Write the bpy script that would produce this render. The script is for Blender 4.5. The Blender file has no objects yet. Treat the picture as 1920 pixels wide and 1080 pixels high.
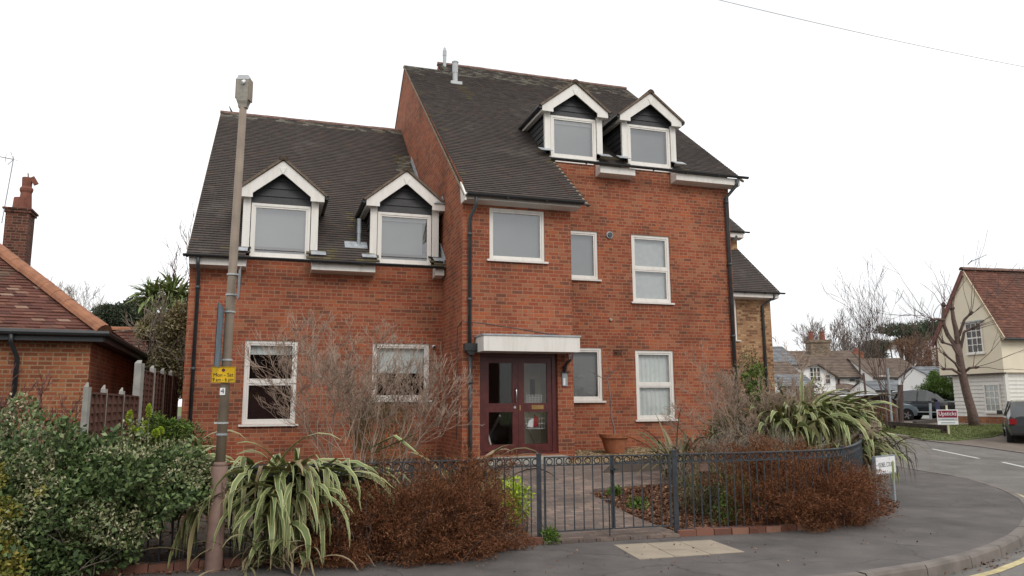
import bpy, math, random
import numpy as np
from mathutils import Vector, Matrix, noise
random.seed(7); rng = np.random.default_rng(7)
S = bpy.context.scene; COL = S.collection; PI = math.pi
# ---------------------------------------------------------------- camera
FPX = 1400.0; CAM = Vector((0, 0, 1.6))
AX_R = Vector((0.99997879, 0.00099311, -0.00643688)); AX_U = Vector((0.00651304, -0.15247717, 0.98828553)); AX_W = Vector((0, 0.98830649, 0.15248041))
cd = bpy.data.cameras.new('camera'); cam = bpy.data.objects.new('camera', cd); COL.objects.link(cam)
cd.sensor_width = 36; cd.lens = FPX/1920*36; cd.clip_end = 2000; cd.clip_start = 0.05
m = Matrix((AX_R, AX_U, -AX_W)).transposed().to_4x4(); m.translation = CAM; cam.matrix_world = m
S.camera = cam
# ---------------------------------------------------------------- sky, sun, exposure
W = bpy.data.worlds.new("World"); S.world = W; W.use_nodes = True
nt = W.node_tree; nt.nodes.clear()
sky = nt.nodes.new('ShaderNodeTexSky'); sky.sky_type = 'NISHITA'; sky.sun_disc = False
SUN_EL, SUN_AZ = math.radians(42), math.radians(150)
sky.sun_elevation = SUN_EL; sky.sun_rotation = SUN_AZ
tc = nt.nodes.new('ShaderNodeTexCoord'); mp = nt.nodes.new('ShaderNodeMapping'); mp.inputs['Scale'].default_value = (1, 1, 3.5)
nz = nt.nodes.new('ShaderNodeTexNoise'); nz.inputs['Scale'].default_value = 1.6; nz.inputs['Detail'].default_value = 4
cr = nt.nodes.new('ShaderNodeValToRGB'); cr.color_ramp.elements[0].position = .3; cr.color_ramp.elements[1].position = .75
cr.color_ramp.elements[0].color = (4.75, 4.8, 4.85, 1); cr.color_ramp.elements[1].color = (7.65, 7.65, 7.65, 1)
mx = nt.nodes.new('ShaderNodeMixRGB'); mx.inputs[0].default_value = .95
bg = nt.nodes.new('ShaderNodeBackground'); bg.inputs[1].default_value = .13
ow = nt.nodes.new('ShaderNodeOutputWorld')
L = nt.links.new
L(tc.outputs['Generated'], mp.inputs[0]); L(mp.outputs[0], nz.inputs[0]); L(nz.outputs[0], cr.inputs[0])
sx_ = nt.nodes.new('ShaderNodeSeparateXYZ'); L(tc.outputs['Generated'], sx_.inputs[0]); m1_ = nt.nodes.new('ShaderNodeMath'); m1_.operation = 'MULTIPLY_ADD'; m1_.inputs[1].default_value = -1.3; L(sx_.outputs[2], m1_.inputs[0]); L(sx_.outputs[0], m1_.inputs[2])
r3_ = nt.nodes.new('ShaderNodeValToRGB'); r3_.color_ramp.elements[0].position = .0; r3_.color_ramp.elements[0].color = (1, 1, 1, 1); r3_.color_ramp.elements[1].position = .5; r3_.color_ramp.elements[1].color = (.66, .665, .68, 1); L(m1_.outputs[0], r3_.inputs[0]); mu_ = nt.nodes.new('ShaderNodeMixRGB'); mu_.blend_type = 'MULTIPLY'; mu_.inputs[0].default_value = 1; L(cr.outputs[0], mu_.inputs[1]); L(r3_.outputs[0], mu_.inputs[2])
L(sky.outputs[0], mx.inputs[1]); L(mu_.outputs[0], mx.inputs[2]); L(mx.outputs[0], bg.inputs[0]); L(bg.outputs[0], ow.inputs[0])
sl = bpy.data.lights.new('sun', 'SUN'); sl.energy = 0.9; sl.angle = math.radians(25); sl.color = (1, .96, .9)
so = bpy.data.objects.new('sun', sl); COL.objects.link(so)
sd = Vector((math.sin(SUN_AZ)*math.cos(SUN_EL), math.cos(SUN_AZ)*math.cos(SUN_EL), math.sin(SUN_EL)))
so.rotation_euler = sd.to_track_quat('Z', 'Y').to_euler()
S.view_settings.view_transform = 'Standard'; S.view_settings.look = 'None'; S.view_settings.exposure = 0.62; S.view_settings.gamma = 1
S.cycles.max_bounces = 6; S.cycles.transparent_max_bounces = 12
# ---------------------------------------------------------------- measuring helpers (camera calibrated from the house's vanishing points)
def ray(px, py): return AX_W*FPX + AX_R*(px-960) + AX_U*(540-py)
def at(px, py, Y):
    d = ray(px, py); return CAM + d*(Y/d.y)
def sm(t):
    t = max(0., min(1., t)); return t*t*(3-2*t)
def T(x, y): return -.12 + .62*sm((y-17)/18)
def G(px, py, h=0.):
    d = ray(px, py); d /= d.y; y = 3.
    while y < 120:
        p = CAM + d*y
        if p.z <= T(p.x, p.y)+h: return p
        y += .03
    return CAM + d*60
HY = 0.3120982358695815; HO = Vector((-0.96540528, 14.39686193, 0))
HE = Vector((math.cos(HY), math.sin(HY), 0)); HN = Vector((-math.sin(HY), math.cos(HY), 0))
def house_uv(p): q = Vector(p)-HO; return q.dot(HE), q.dot(HN)
def house_w(u, v, z=0): return HO + HE*u + HN*v + Vector((0, 0, z))
def gh(x, y):
    u, v = house_uv((x, y, 0)); return .02 + .42*sm((v+5.7)/5.2) + max(0, y-14)*.03
# ---------------------------------------------------------------- object helpers
def empty(name, loc, rz, label, cat, group=None):
    o = bpy.data.objects.new(name, None); COL.objects.link(o); o.location = loc; o.rotation_euler = (0, 0, rz)
    o['label'] = label; o['category'] = cat
    if group: o['group'] = group
    o.empty_display_size = .3
    return o
def tag(o, label=None, cat=None, group=None, kind=None):
    if label: o['label'] = label
    if cat: o['category'] = cat
    if group: o['group'] = group
    if kind: o['kind'] = kind
    return o
class MB:
    def __init__(s): s.v = []; s.f = []; s.m = []; s.uv = []; s.mi = 0
    def face(s, pts, uv=None, mi=None):
        b = len(s.v); s.v += [tuple(p) for p in pts]; s.f.append(tuple(range(b, b+len(pts)))); s.m.append(s.mi if mi is None else mi); s.uv.append(uv); return s
    def box(s, x0, x1, y0, y1, z0, z1, mi=None):
        p = [(x0,y0,z0),(x1,y0,z0),(x1,y1,z0),(x0,y1,z0),(x0,y0,z1),(x1,y0,z1),(x1,y1,z1),(x0,y1,z1)]
        for q in ((3,2,1,0),(4,5,6,7),(0,1,5,4),(1,2,6,5),(2,3,7,6),(3,0,4,7)): s.face([p[i] for i in q], None, mi)
        return s
    def bar(s, a, b, w, h, up=(0,0,1), mi=None):
        a = Vector(a); b = Vector(b); d = (b-a).normalized(); up = Vector(up); sd = d.cross(up)
        if sd.length < 1e-4: sd = d.cross(Vector((0,1,0)))
        sd.normalize(); up = sd.cross(d); sd *= w/2; up = up*h/2
        c = [a-sd-up, a+sd-up, a+sd+up, a-sd+up]; e = [b-sd-up, b+sd-up, b+sd+up, b-sd+up]
        for i in range(4): j = (i+1) % 4; s.face([c[i], c[j], e[j], e[i]], None, mi)
        s.face(c[::-1], None, mi); s.face(e, None, mi); return s
    def tube(s, pts, r, n=8, cap=True, mi=None):
        pts = [Vector(p) for p in pts]; rs = r if isinstance(r, (list, tuple)) else [r]*len(pts)
        rings = []; side = None
        for i, p in enumerate(pts):
            d = (pts[min(i+1, len(pts)-1)] - pts[max(i-1, 0)])
            d = d.normalized() if d.length > 1e-9 else Vector((0,0,1))
            if side is None:
                side = d.cross(Vector((0,0,1)))
                if side.length < .1: side = d.cross(Vector((0,1,0)))
            side = (side - d*side.dot(d)); side.normalize(); o = d.cross(side)
            rings.append([p + (side*math.cos(2*PI*k/n) + o*math.sin(2*PI*k/n))*rs[i] for k in range(n)])
        b = len(s.v)
        for rg in rings: s.v += [tuple(q) for q in rg]
        mi = s.mi if mi is None else mi
        for i in range(len(rings)-1):
            for k in range(n):
                j = (k+1) % n; s.f.append((b+i*n+k, b+i*n+j, b+(i+1)*n+j, b+(i+1)*n+k)); s.m.append(mi); s.uv.append(None)
        if cap:
            s.f.append(tuple(b+k for k in range(n))[::-1]); s.m.append(mi); s.uv.append(None)
            s.f.append(tuple(b+(len(rings)-1)*n+k for k in range(n))); s.m.append(mi); s.uv.append(None)
        return s
    def lathe(s, cx, cy, prof, n=24, mi=None):
        b = len(s.v)
        for r, z in prof: s.v += [(cx+r*math.cos(2*PI*k/n), cy+r*math.sin(2*PI*k/n), z) for k in range(n)]
        mi = s.mi if mi is None else mi
        for i in range(len(prof)-1):
            for k in range(n):
                j = (k+1) % n; s.f.append((b+i*n+k, b+i*n+j, b+(i+1)*n+j, b+(i+1)*n+k)); s.m.append(mi); s.uv.append(None)
        return s
    def prism(s, poly, y0, y1, mi=None):          # poly in (x,z), extruded along y
        n = len(poly); A = [(p[0], y0, p[1]) for p in poly]; B = [(p[0], y1, p[1]) for p in poly]
        s.face(A, None, mi); s.face(B[::-1], None, mi)
        for i in range(n): j = (i+1) % n; s.face([A[j], A[i], B[i], B[j]], None, mi)
        return s
    def prism_x(s, poly, x0, x1, mi=None):        # poly in (y,z), extruded along x
        n = len(poly); A = [(x0, p[0], p[1]) for p in poly]; B = [(x1, p[0], p[1]) for p in poly]
        s.face(A[::-1], None, mi); s.face(B, None, mi)
        for i in range(n): j = (i+1) % n; s.face([A[i], A[j], B[j], B[i]], None, mi)
        return s
    def build(s, name, mats, parent=None, smooth=False, bevel=0):
        me = bpy.data.meshes.new(name); me.from_pydata(s.v, [], s.f)
        if not isinstance(mats, (list, tuple)): mats = [mats]
        for m_ in mats: me.materials.append(m_)
        me.polygons.foreach_set('material_index', s.m)
        if smooth: me.polygons.foreach_set('use_smooth', [True]*len(s.f))
        ul = me.uv_layers.new(name='UVMap'); buf = np.zeros(len(me.loops)*2, dtype=np.float32); k = 0
        for f, uv in zip(s.f, s.uv):
            if uv is None:
                a, b, c = (Vector(s.v[f[i]]) for i in (0, 1, 2)); n = (b-a).cross(c-b); ax, ay, az = abs(n.x), abs(n.y), abs(n.z)
                if az >= ax and az >= ay: I = (0, 1)
                elif ay >= ax: I = (0, 2)
                else: I = (1, 2)
                for q in f: buf[k] = s.v[q][I[0]]; buf[k+1] = s.v[q][I[1]]; k += 2
            else:
                for q in uv: buf[k] = q[0]; buf[k+1] = q[1]; k += 2
        ul.data.foreach_set('uv', buf)
        o = bpy.data.objects.new(name, me); COL.objects.link(o)
        if parent: o.parent = parent
        if bevel:
            bv = o.modifiers.new('bevel', 'BEVEL'); bv.width = bevel; bv.segments = 2; bv.limit_method = 'ANGLE'
        return o
def struct(name, mb, mat_, kind='structure'): return tag(mb.build(name, mat_), kind=kind)
def fast_mesh(name, V, F4, uv, mats, parent=None, mi=None):      # V (N,3), F4 (M,4)
    me = bpy.data.meshes.new(name); me.vertices.add(len(V)); me.vertices.foreach_set('co', np.asarray(V, np.float32).ravel())
    k = F4.shape[1]; me.loops.add(F4.size); me.loops.foreach_set('vertex_index', F4.astype(np.int32).ravel())
    me.polygons.add(len(F4)); me.polygons.foreach_set('loop_start', np.arange(0, F4.size, k, dtype=np.int32))
    try: me.polygons.foreach_set('loop_total', np.full(len(F4), k, dtype=np.int32))
    except Exception: pass
    for m_ in (mats if isinstance(mats, (list, tuple)) else [mats]): me.materials.append(m_)
    if mi is not None: me.polygons.foreach_set('material_index', np.asarray(mi, np.int32))
    me.update(calc_edges=True)
    ul = me.uv_layers.new(name='UVMap'); ul.data.foreach_set('uv', np.asarray(uv, np.float32).ravel())
    o = bpy.data.objects.new(name, me); COL.objects.link(o)
    if parent: o.parent = parent
    return o
# ---------------------------------------------------------------- materials
MATS = {}
def nodes(name):
    m_ = bpy.data.materials.new(name); m_.use_nodes = True; n = m_.node_tree.nodes; p = n['Principled BSDF']; MATS[name] = m_
    return m_, n, m_.node_tree.links.new, p
def ramp(n, stops, inter='LINEAR'):
    r = n.new('ShaderNodeValToRGB'); e = r.color_ramp.elements; r.color_ramp.interpolation = inter
    e[0].position = stops[0][0]; e[0].color = (*stops[0][1], 1); e[1].position = stops[-1][0]; e[1].color = (*stops[-1][1], 1)
    for p, c in stops[1:-1]: q = e.new(p); q.color = (*c, 1)
    return r
def plain(name, col, rough=.6, var=.15, scale=6, metal=0, spec=.5, bump=0, coat=0):
    m_, n, l, p = nodes(name); nz = n.new('ShaderNodeTexNoise'); nz.inputs['Scale'].default_value = scale; nz.inputs['Detail'].default_value = 5
    tc = n.new('ShaderNodeTexCoord'); l(tc.outputs['Object'], nz.inputs[0])
    r = ramp(n, [(.3, tuple(c*(1-var) for c in col)), (.7, tuple(min(1, c*(1+var)) for c in col))]); l(nz.outputs[0], r.inputs[0]); l(r.outputs[0], p.inputs['Base Color'])
    p.inputs['Roughness'].default_value = rough; p.inputs['Metallic'].default_value = metal; p.inputs['Specular IOR Level'].default_value = spec
    if coat: p.inputs['Coat Weight'].default_value = coat; p.inputs['Coat Roughness'].default_value = .05
    if bump:
        b = n.new('ShaderNodeBump'); b.inputs['Strength'].default_value = bump; b.inputs['Distance'].default_value = .01; l(nz.outputs[0], b.inputs['Height']); l(b.outputs[0], p.inputs['Normal'])
    return m_
def grimy(name, col, rough=.5, dirt=(.30,.27,.20)):
    m_, n, l, p = nodes(name); tc = n.new('ShaderNodeTexCoord'); mp = n.new('ShaderNodeMapping'); mp.inputs['Scale'].default_value = (7, 7, 1.1); l(tc.outputs['Object'], mp.inputs[0]); nz = n.new('ShaderNodeTexNoise'); nz.inputs['Scale'].default_value = 1.3; nz.inputs['Detail'].default_value = 8; nz.inputs['Roughness'].default_value = .7; l(mp.outputs[0], nz.inputs[0])
    r = ramp(n, [(.46, (0,)*3), (.80, (.32,)*3)]); l(nz.outputs[0], r.inputs[0]); mx = n.new('ShaderNodeMixRGB'); l(r.outputs[0], mx.inputs[0]); mx.inputs[1].default_value = (*col, 1); mx.inputs[2].default_value = (*dirt, 1); l(mx.outputs[0], p.inputs['Base Color']); p.inputs['Roughness'].default_value = rough; return m_
def brick(name, stops, mortar, bw=.225, rh=.075, ms=.009, soot=.25, inter='CONSTANT', bond=True):
    m_, n, l, p = nodes(name); uv = n.new('ShaderNodeUVMap'); b = n.new('ShaderNodeTexBrick'); l(uv.outputs[0], b.inputs['Vector'])
    b.inputs['Scale'].default_value = 1; b.inputs['Brick Width'].default_value = bw; b.inputs['Row Height'].default_value = rh; b.inputs['Mortar Size'].default_value = ms; b.inputs['Mortar Smooth'].default_value = .3
    b.inputs['Color1'].default_value = (0,0,0,1); b.inputs['Color2'].default_value = (1,1,1,1); b.inputs['Bias'].default_value = 0; b.squash = .5 if bond else 1; b.squash_frequency = 3
    nb = n.new('ShaderNodeTexNoise'); nb.inputs['Scale'].default_value = .9; nb.inputs['Detail'].default_value = 3; l(uv.outputs[0], nb.inputs[0])
    ad = n.new('ShaderNodeMath'); ad.operation = 'MULTIPLY_ADD'; ad.inputs[1].default_value = .7; ad.inputs[2].default_value = -.35; l(nb.outputs[0], ad.inputs[0])
    a2 = n.new('ShaderNodeMath'); a2.operation = 'ADD'; l(b.outputs['Color'], a2.inputs[0]); l(ad.outputs[0], a2.inputs[1])
    r = ramp(n, stops, inter); l(a2.outputs[0], r.inputs[0])
    mx = n.new('ShaderNodeMixRGB'); l(b.outputs['Fac'], mx.inputs[0]); l(r.outputs[0], mx.inputs[1]); mx.inputs[2].default_value = (*mortar, 1)
    n2 = n.new('ShaderNodeTexNoise'); n2.inputs['Scale'].default_value = .9; n2.inputs['Detail'].default_value = 6; l(uv.outputs[0], n2.inputs[0])
    r2 = ramp(n, [(.34, (1-soot,)*3), (.5, (.97,)*3), (.68, (1.08,)*3)]); l(n2.outputs[0], r2.inputs[0])
    n3 = n.new('ShaderNodeTexNoise'); n3.inputs['Scale'].default_value = 40; n3.inputs['Detail'].default_value = 3; l(uv.outputs[0], n3.inputs[0])
    r3 = ramp(n, [(.3, (.84,)*3), (.7, (1.14,)*3)]); l(n3.outputs[0], r3.inputs[0])
    m2 = n.new('ShaderNodeMixRGB'); m2.blend_type = 'MULTIPLY'; m2.inputs[0].default_value = 1; l(mx.outputs[0], m2.inputs[1]); l(r2.outputs[0], m2.inputs[2])
    m3 = n.new('ShaderNodeMixRGB'); m3.blend_type = 'MULTIPLY'; m3.inputs[0].default_value = 1; l(m2.outputs[0], m3.inputs[1]); l(r3.outputs[0], m3.inputs[2])
    l(m3.outputs[0], p.inputs['Base Color']); p.inputs['Roughness'].default_value = .9; p.inputs['Specular IOR Level'].default_value = .2
    bp = n.new('ShaderNodeBump'); bp.inputs['Strength'].default_value = .6; bp.inputs['Distance'].default_value = .006; bp.invert = True; l(b.outputs['Fac'], bp.inputs['Height']); l(bp.outputs[0], p.inputs['Normal'])
    return m_
def island(name, stops, rough=.6, inter='LINEAR', mixn=None, spec=.3, nscale=1.5, trans=0):
    """random colour per loose piece (tile, leaf); mixn = (colour, lo, hi) adds patches of growth by noise"""
    m_, n, l, p = nodes(name); g = n.new('ShaderNodeNewGeometry'); r = ramp(n, stops, inter); l(g.outputs['Random Per Island'], r.inputs[0]); out = r.outputs[0]
    if mixn:
        tc = n.new('ShaderNodeTexCoord')
        for col, lo, hi, sc in mixn:
            nz = n.new('ShaderNodeTexNoise'); nz.inputs['Scale'].default_value = sc; nz.inputs['Detail'].default_value = 6; nz.inputs['Roughness'].default_value = .65; l(tc.outputs['Object'], nz.inputs[0])
            rr = ramp(n, [(lo, (0,0,0)), (hi, (1,1,1))]); l(nz.outputs[0], rr.inputs[0])
            mx = n.new('ShaderNodeMixRGB'); l(rr.outputs[0], mx.inputs[0]); l(out, mx.inputs[1]); mx.inputs[2].default_value = (*col, 1); out = mx.outputs[0]
    l(out, p.inputs['Base Color']); p.inputs['Roughness'].default_value = rough; p.inputs['Specular IOR Level'].default_value = spec
    if trans:
        t = n.new('ShaderNodeBsdfTranslucent'); l(out, t.inputs[0]); mxs = n.new('ShaderNodeMixShader'); mxs.inputs[0].default_value = trans
        l(p.outputs[0], mxs.inputs[1]); l(t.outputs[0], mxs.inputs[2]); l(mxs.outputs[0], n['Material Output'].inputs[0])
    return m_
def glass(name, refl=.2, tint=(.85,.9,.9)):
    m_, n, l, p = nodes(name); n.remove(p); t = n.new('ShaderNodeBsdfTransparent'); t.inputs[0].default_value = (*tint, 1)
    g = n.new('ShaderNodeBsdfGlossy'); g.inputs['Roughness'].default_value = .02; g.inputs[0].default_value = (.96,.96,.96,1)
    lw = n.new('ShaderNodeLayerWeight'); lw.inputs[0].default_value = .15; ad = n.new('ShaderNodeMath'); ad.operation = 'ADD'; ad.use_clamp = True; ad.inputs[1].default_value = refl; l(lw.outputs['Fresnel'], ad.inputs[0])
    mx = n.new('ShaderNodeMixShader'); l(ad.outputs[0], mx.inputs[0]); l(t.outputs[0], mx.inputs[1]); l(g.outputs[0], mx.inputs[2]); l(mx.outputs[0], n['Material Output'].inputs[0])
    return m_
def blade(name, cream, green, brown):
    m_, n, l, p = nodes(name); uv = n.new('ShaderNodeUVMap'); sp = n.new('ShaderNodeSeparateXYZ'); l(uv.outputs[0], sp.inputs[0])
    nz = n.new('ShaderNodeTexNoise'); nz.inputs['Scale'].default_value = 3; l(uv.outputs[0], nz.inputs[0])
    ad = n.new('ShaderNodeMath'); ad.operation = 'MULTIPLY_ADD'; ad.inputs[1].default_value = .18; l(nz.outputs[0], ad.inputs[0]); l(sp.outputs[0], ad.inputs[2])
    r = ramp(n, [(0, cream), (.17, cream), (.24, green), (.52, tuple(c*.75 for c in green)), (.56, green), (.93, green), (1, cream)]); l(ad.outputs[0], r.inputs[0])
    g = n.new('ShaderNodeNewGeometry'); rb = ramp(n, [(0, (0,)*3), (.80, (.1,)*3), (.95, (.7,)*3), (1, (.9,)*3)]); l(g.outputs['Random Per Island'], rb.inputs[0])
    mx = n.new('ShaderNodeMixRGB'); l(rb.outputs[0], mx.inputs[0]); l(r.outputs[0], mx.inputs[1]); mx.inputs[2].default_value = (*brown, 1)
    l(mx.outputs[0], p.inputs['Base Color']); p.inputs['Roughness'].default_value = .45; p.inputs['Specular IOR Level'].default_value = .35
    return m_
M = {}
M['brick'] = brick('red_brick', [(0, (.18,.070,.046)), (.08, (.22,.076,.045)), (.18, (.255,.073,.041)), (.36, (.305,.083,.044)), (.52, (.265,.071,.038)), (.66, (.33,.107,.057)), (.80, (.32,.125,.068)), (.92, (.36,.103,.046))], (.34,.18,.11))
M['buff'] = brick('buff_brick', [(0, (.20,.10,.055)), (.2, (.36,.2,.11)), (.45, (.42,.25,.13)), (.7, (.33,.17,.09)), (.85, (.46,.29,.16))], (.30,.2,.12))
M['orange_brick'] = brick('orange_brick', [(0, (.22,.075,.038)), (.3, (.32,.105,.05)), (.6, (.28,.09,.045)), (.8, (.35,.135,.06))], (.33,.21,.125), ms=.013)
M['stock'] = brick('stock_brick', [(0, (.12,.09,.065)), (.4, (.22,.165,.115)), (.8, (.28,.2,.14))], (.24,.2,.16)); M['dark_brick'] = brick('dark_brick', [(0, (.08,.035,.025)), (.4, (.16,.06,.04)), (.7, (.12,.045,.035))], (.2,.14,.1))
M['tile'] = island('roof_tile', [(0, (.060,.050,.045)), (.25, (.071,.058,.052)), (.5, (.066,.054,.050)), (.75, (.080,.063,.055)), (.93, (.072,.058,.051)), (1, (.10,.068,.052))], .85, mixn=[((.135,.118,.102), .58, .85, .9), ((.055,.045,.042), .55, .7, .5)], spec=.25)
M['tile_moss'] = island('mossy_tile', [(0, (.07,.058,.04)), (.5, (.125,.105,.055)), (1, (.09,.072,.05))], .9, spec=.2)
M['tile_pale'] = island('lichened_tile', [(0, (.075,.065,.055)), (.5, (.15,.14,.115)), (.8, (.22,.205,.17)), (1, (.13,.09,.06))], .9, spec=.2)
M['tile_red'] = island('red_roof_tile', [(0, (.085,.035,.028)), (.35, (.15,.06,.042)), (.7, (.115,.045,.035)), (.92, (.19,.085,.055)), (1, (.3,.2,.15))], .85, mixn=[((.10,.075,.05), .55, .75, 1.2)])
M['tile_clay'] = island('clay_roof_tile', [(0, (.085,.040,.030)), (.35, (.155,.062,.042)), (.7, (.12,.052,.038)), (1, (.20,.085,.055))], .85, mixn=[((.08,.055,.045), .5, .7, .8)])
M['tile_brown'] = island('brown_roof_tile', [(0, (.11,.082,.064)), (.5, (.145,.108,.085)), (1, (.18,.135,.105))], .9)
M['slate'] = island('grey_slate', [(0, (.13,.14,.15)), (.5, (.17,.18,.19)), (1, (.22,.23,.24))], .7)
M['verge'] = plain('brown_tile_edge', (.15,.11,.08), .9, .35, 14); M['ridge'] = plain('ridge_tile_clay', (.17,.10,.08), .9, .45, 9)
M['ridge_orange'] = plain('ridge_tile_orange', (.30,.13,.07), .85, .25, 5)
M['pvc'] = grimy('white_upvc', (.76,.73,.68), .35)
M['wpaint'] = grimy('white_painted_wood', (.72,.685,.64), .55)
M['black'] = plain('black_plastic', (.022,.024,.026), .45, .2, 8)
M['pipe'] = plain('grey_black_pipe', (.05,.058,.062), .5, .25, 6)
M['boards'] = plain('black_weatherboard', (.03,.03,.032), .6, .25, 20)
M['iron'] = plain('painted_iron', (.035,.042,.05), .45, .35, 18)
M['lead'] = plain('lead_flashing', (.34,.36,.38), .5, .3, 10)
M['flue'] = plain('grey_flue', (.45,.47,.48), .45, .12, 10)
M['maroon'] = plain('maroon_stained_wood', (.085,.018,.016), .35, .25, 10)
M['glass'] = glass('window_glass', .20, (.9,.91,.91)); M['glass2'] = glass('clear_window_glass', .05, (.9,.91,.91)); M['glassc'] = glass('car_glass', .10, (.12,.14,.14))
M['net'] = plain('net_curtain', (.20,.205,.205), .9, .05, 3)
M['netpale'] = plain('pale_net_curtain', (.62,.65,.63), .9, .06, 8)
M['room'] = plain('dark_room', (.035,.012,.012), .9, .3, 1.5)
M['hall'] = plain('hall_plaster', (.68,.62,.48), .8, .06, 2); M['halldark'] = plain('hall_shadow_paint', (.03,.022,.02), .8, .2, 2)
M['chrome'] = plain('polished_steel', (.7,.7,.7), .2, .05, 5, metal=1); M['brass'] = plain('brass', (.35,.22,.08), .4, .2, 10, metal=.6)
M['terracotta'] = plain('terracotta', (.36,.13,.06), .8, .18, 10)
M['potred'] = plain('dull_red_clay', (.20,.075,.05), .9, .2, 8); M['concrete'] = plain('concrete', (.36,.34,.30), .9, .2, 12, bump=.3); M['concrete_post'] = plain('concrete_post', (.30,.29,.265), .9, .2, 6)
M['render'] = plain('cream_render', (.74,.66,.51), .9, .07, 1.1); M['whiterender'] = plain('white_render', (.86,.85,.82), .9, .05, .8); M['wboard'] = grimy('white_weatherboard', (.70,.68,.63), .7)
M['timber'] = plain('dark_timber', (.06,.045,.038), .85, .35, 8); M['panel'] = plain('brown_fence_panel', (.105,.045,.031), .9, .3, 10)
M['soil'] = plain('soil', (.055,.04,.028), .95, .4, 14, bump=.6); M['bark'] = plain('bark', (.085,.06,.05), .95, .35, 18, bump=.5); M['bark_red'] = plain('reddish_bark', (.125,.083,.070), .95, .3, 12)
M['twig'] = plain('pinkish_twig', (.35,.255,.195), .9, .3, 3); M['twig_grey'] = plain('grey_twig', (.21,.175,.155), .9, .25, 2); M['twig_red'] = plain('red_twig', (.13,.055,.05), .9, .3, 3); M['twig_pale'] = plain('pale_twig', (.24,.2,.16), .9, .25, 2)
M['lamp_metal'] = plain('galvanised_brownish_steel', (.24,.19,.145), .65, .2, 4); M['lamp_base'] = plain('pinkish_brown_paint', (.20,.125,.10), .7, .2, 9)
M['lens'] = plain('lamp_lens', (.27,.25,.21), .3, .2, 25); M['steel'] = plain('galvanised_steel', (.33,.36,.38), .5, .15, 6, metal=.3)
M['yellow'] = plain('yellow_plate', (.75,.46,.01), .45, .04, 3); M['white'] = plain('white_plate', (.8,.8,.8), .4, .02, 3); M['ink'] = plain('black_lettering', (.015,.015,.015), .6, 0, 1); M['maroonplate'] = plain('maroon_plate', (.19,.012,.035), .4, .05, 3); M['navy'] = plain('navy_plate', (.02,.02,.06), .5, 0, 1); M['silverplate'] = plain('silver_plate', (.45,.47,.47), .5, .05, 3); M['violet'] = plain('violet_disc', (.12,.02,.06), .5, 0, 1); M['bluegrey'] = plain('blue_grey_plate', (.17,.24,.29), .5, .2, 5)
M['flag'] = plain('sandstone_flag', (.30,.25,.19), .9, .14, 4, bump=.2)
M['carblack'] = plain('black_car_paint', (.018,.02,.022), .25, .05, 2, coat=1); M['carsilver'] = plain('silver_car_paint', (.45,.47,.5), .25, .05, 2, metal=.5, coat=1); M['carblue'] = plain('pale_blue_car_paint', (.2,.27,.32), .3, .05, 2, coat=1); M['carwhite'] = plain('white_car_paint', (.7,.7,.7), .3, .03, 2, coat=1); M['cargrey'] = plain('dark_grey_car_paint', (.04,.045,.05), .3, .05, 2, coat=1)
M['rubber'] = plain('tyre_rubber', (.015,.015,.015), .8, .1, 5); M['trim'] = plain('black_car_trim', (.025,.027,.028), .5, .1, 5); M['redlamp'] = plain('red_lamp_lens', (.25,.01,.012), .2, .05, 5); M['numplate'] = plain('yellow_number_plate', (.6,.36,.03), .4, .05, 5)
M['dead'] = island('dead_conifer_sprig', [(0, (.045,.022,.014)), (.3, (.125,.052,.027)), (.65, (.22,.09,.043)), (.9, (.30,.13,.062)), (1, (.37,.19,.11))], .9, spec=.1)
M['hedge'] = island('variegated_leaf', [(0, (.045,.08,.026)), (.4, (.085,.14,.04)), (.75, (.14,.205,.065)), (.92, (.25,.28,.12)), (1, (.38,.37,.2))], .5, spec=.4)
M['hedge_green'] = island('green_leaf', [(0, (.04,.068,.028)), (.5, (.095,.145,.05)), (.9, (.16,.225,.08)), (1, (.25,.3,.14))], .5, spec=.4)
M['hedge_cream'] = island('cream_leaf', [(0, (.12,.15,.06)), (.3, (.22,.235,.11)), (.7, (.36,.345,.2)), (1, (.48,.44,.30))], .55)
M['hedge_yellow'] = island('yellow_leaf', [(0, (.12,.15,.03)), (.5, (.27,.26,.06)), (1, (.42,.33,.07))], .5)
M['lime'] = island('lime_bract', [(0, (.25,.36,.02)), (1, (.45,.58,.04))], .6); M['olive'] = island('olive_leaf', [(0, (.035,.045,.015)), (.5, (.10,.115,.04)), (.85, (.17,.19,.06)), (1, (.25,.24,.12))], .6)
M['green2'] = island('fresh_leaf', [(0, (.04,.08,.015)), (1, (.16,.26,.04))], .6); M['pine'] = island('dark_pine_needle', [(0, (.035,.05,.03)), (.6, (.065,.085,.05)), (1, (.12,.14,.085))], .8)
M['ivy'] = island('ivy_and_dry_leaf', [(0, (.12,.10,.06)), (.3, (.24,.22,.10)), (.6, (.36,.32,.17)), (.85, (.46,.38,.24)), (1, (.28,.34,.11))], .7)
M['spike'] = island('palm_spike', [(0, (.10,.15,.05)), (.6, (.24,.32,.12)), (1, (.42,.45,.22))], .5); M['reedy'] = island('dry_blade', [(0, (.07,.065,.03)), (.4, (.13,.13,.06)), (.75, (.22,.18,.10)), (1, (.28,.2,.13))], .7)
M['blade'] = blade('variegated_blade', (.52,.50,.24), (.155,.205,.075), (.26,.18,.10)); M['grassblade'] = island('grass_blade', [(0, (.07,.085,.025)), (.6, (.13,.155,.045)), (1, (.22,.21,.09))], .8)
M['leaf_litter'] = island('fallen_leaf', [(0, (.07,.03,.018)), (.5, (.16,.07,.04)), (.9, (.26,.14,.08)), (1, (.4,.28,.18))], .9); M['gravel'] = island('gravel_stone', [(0, (.25,.17,.09)), (.5, (.42,.31,.18)), (1, (.6,.48,.32))], .9)
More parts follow.
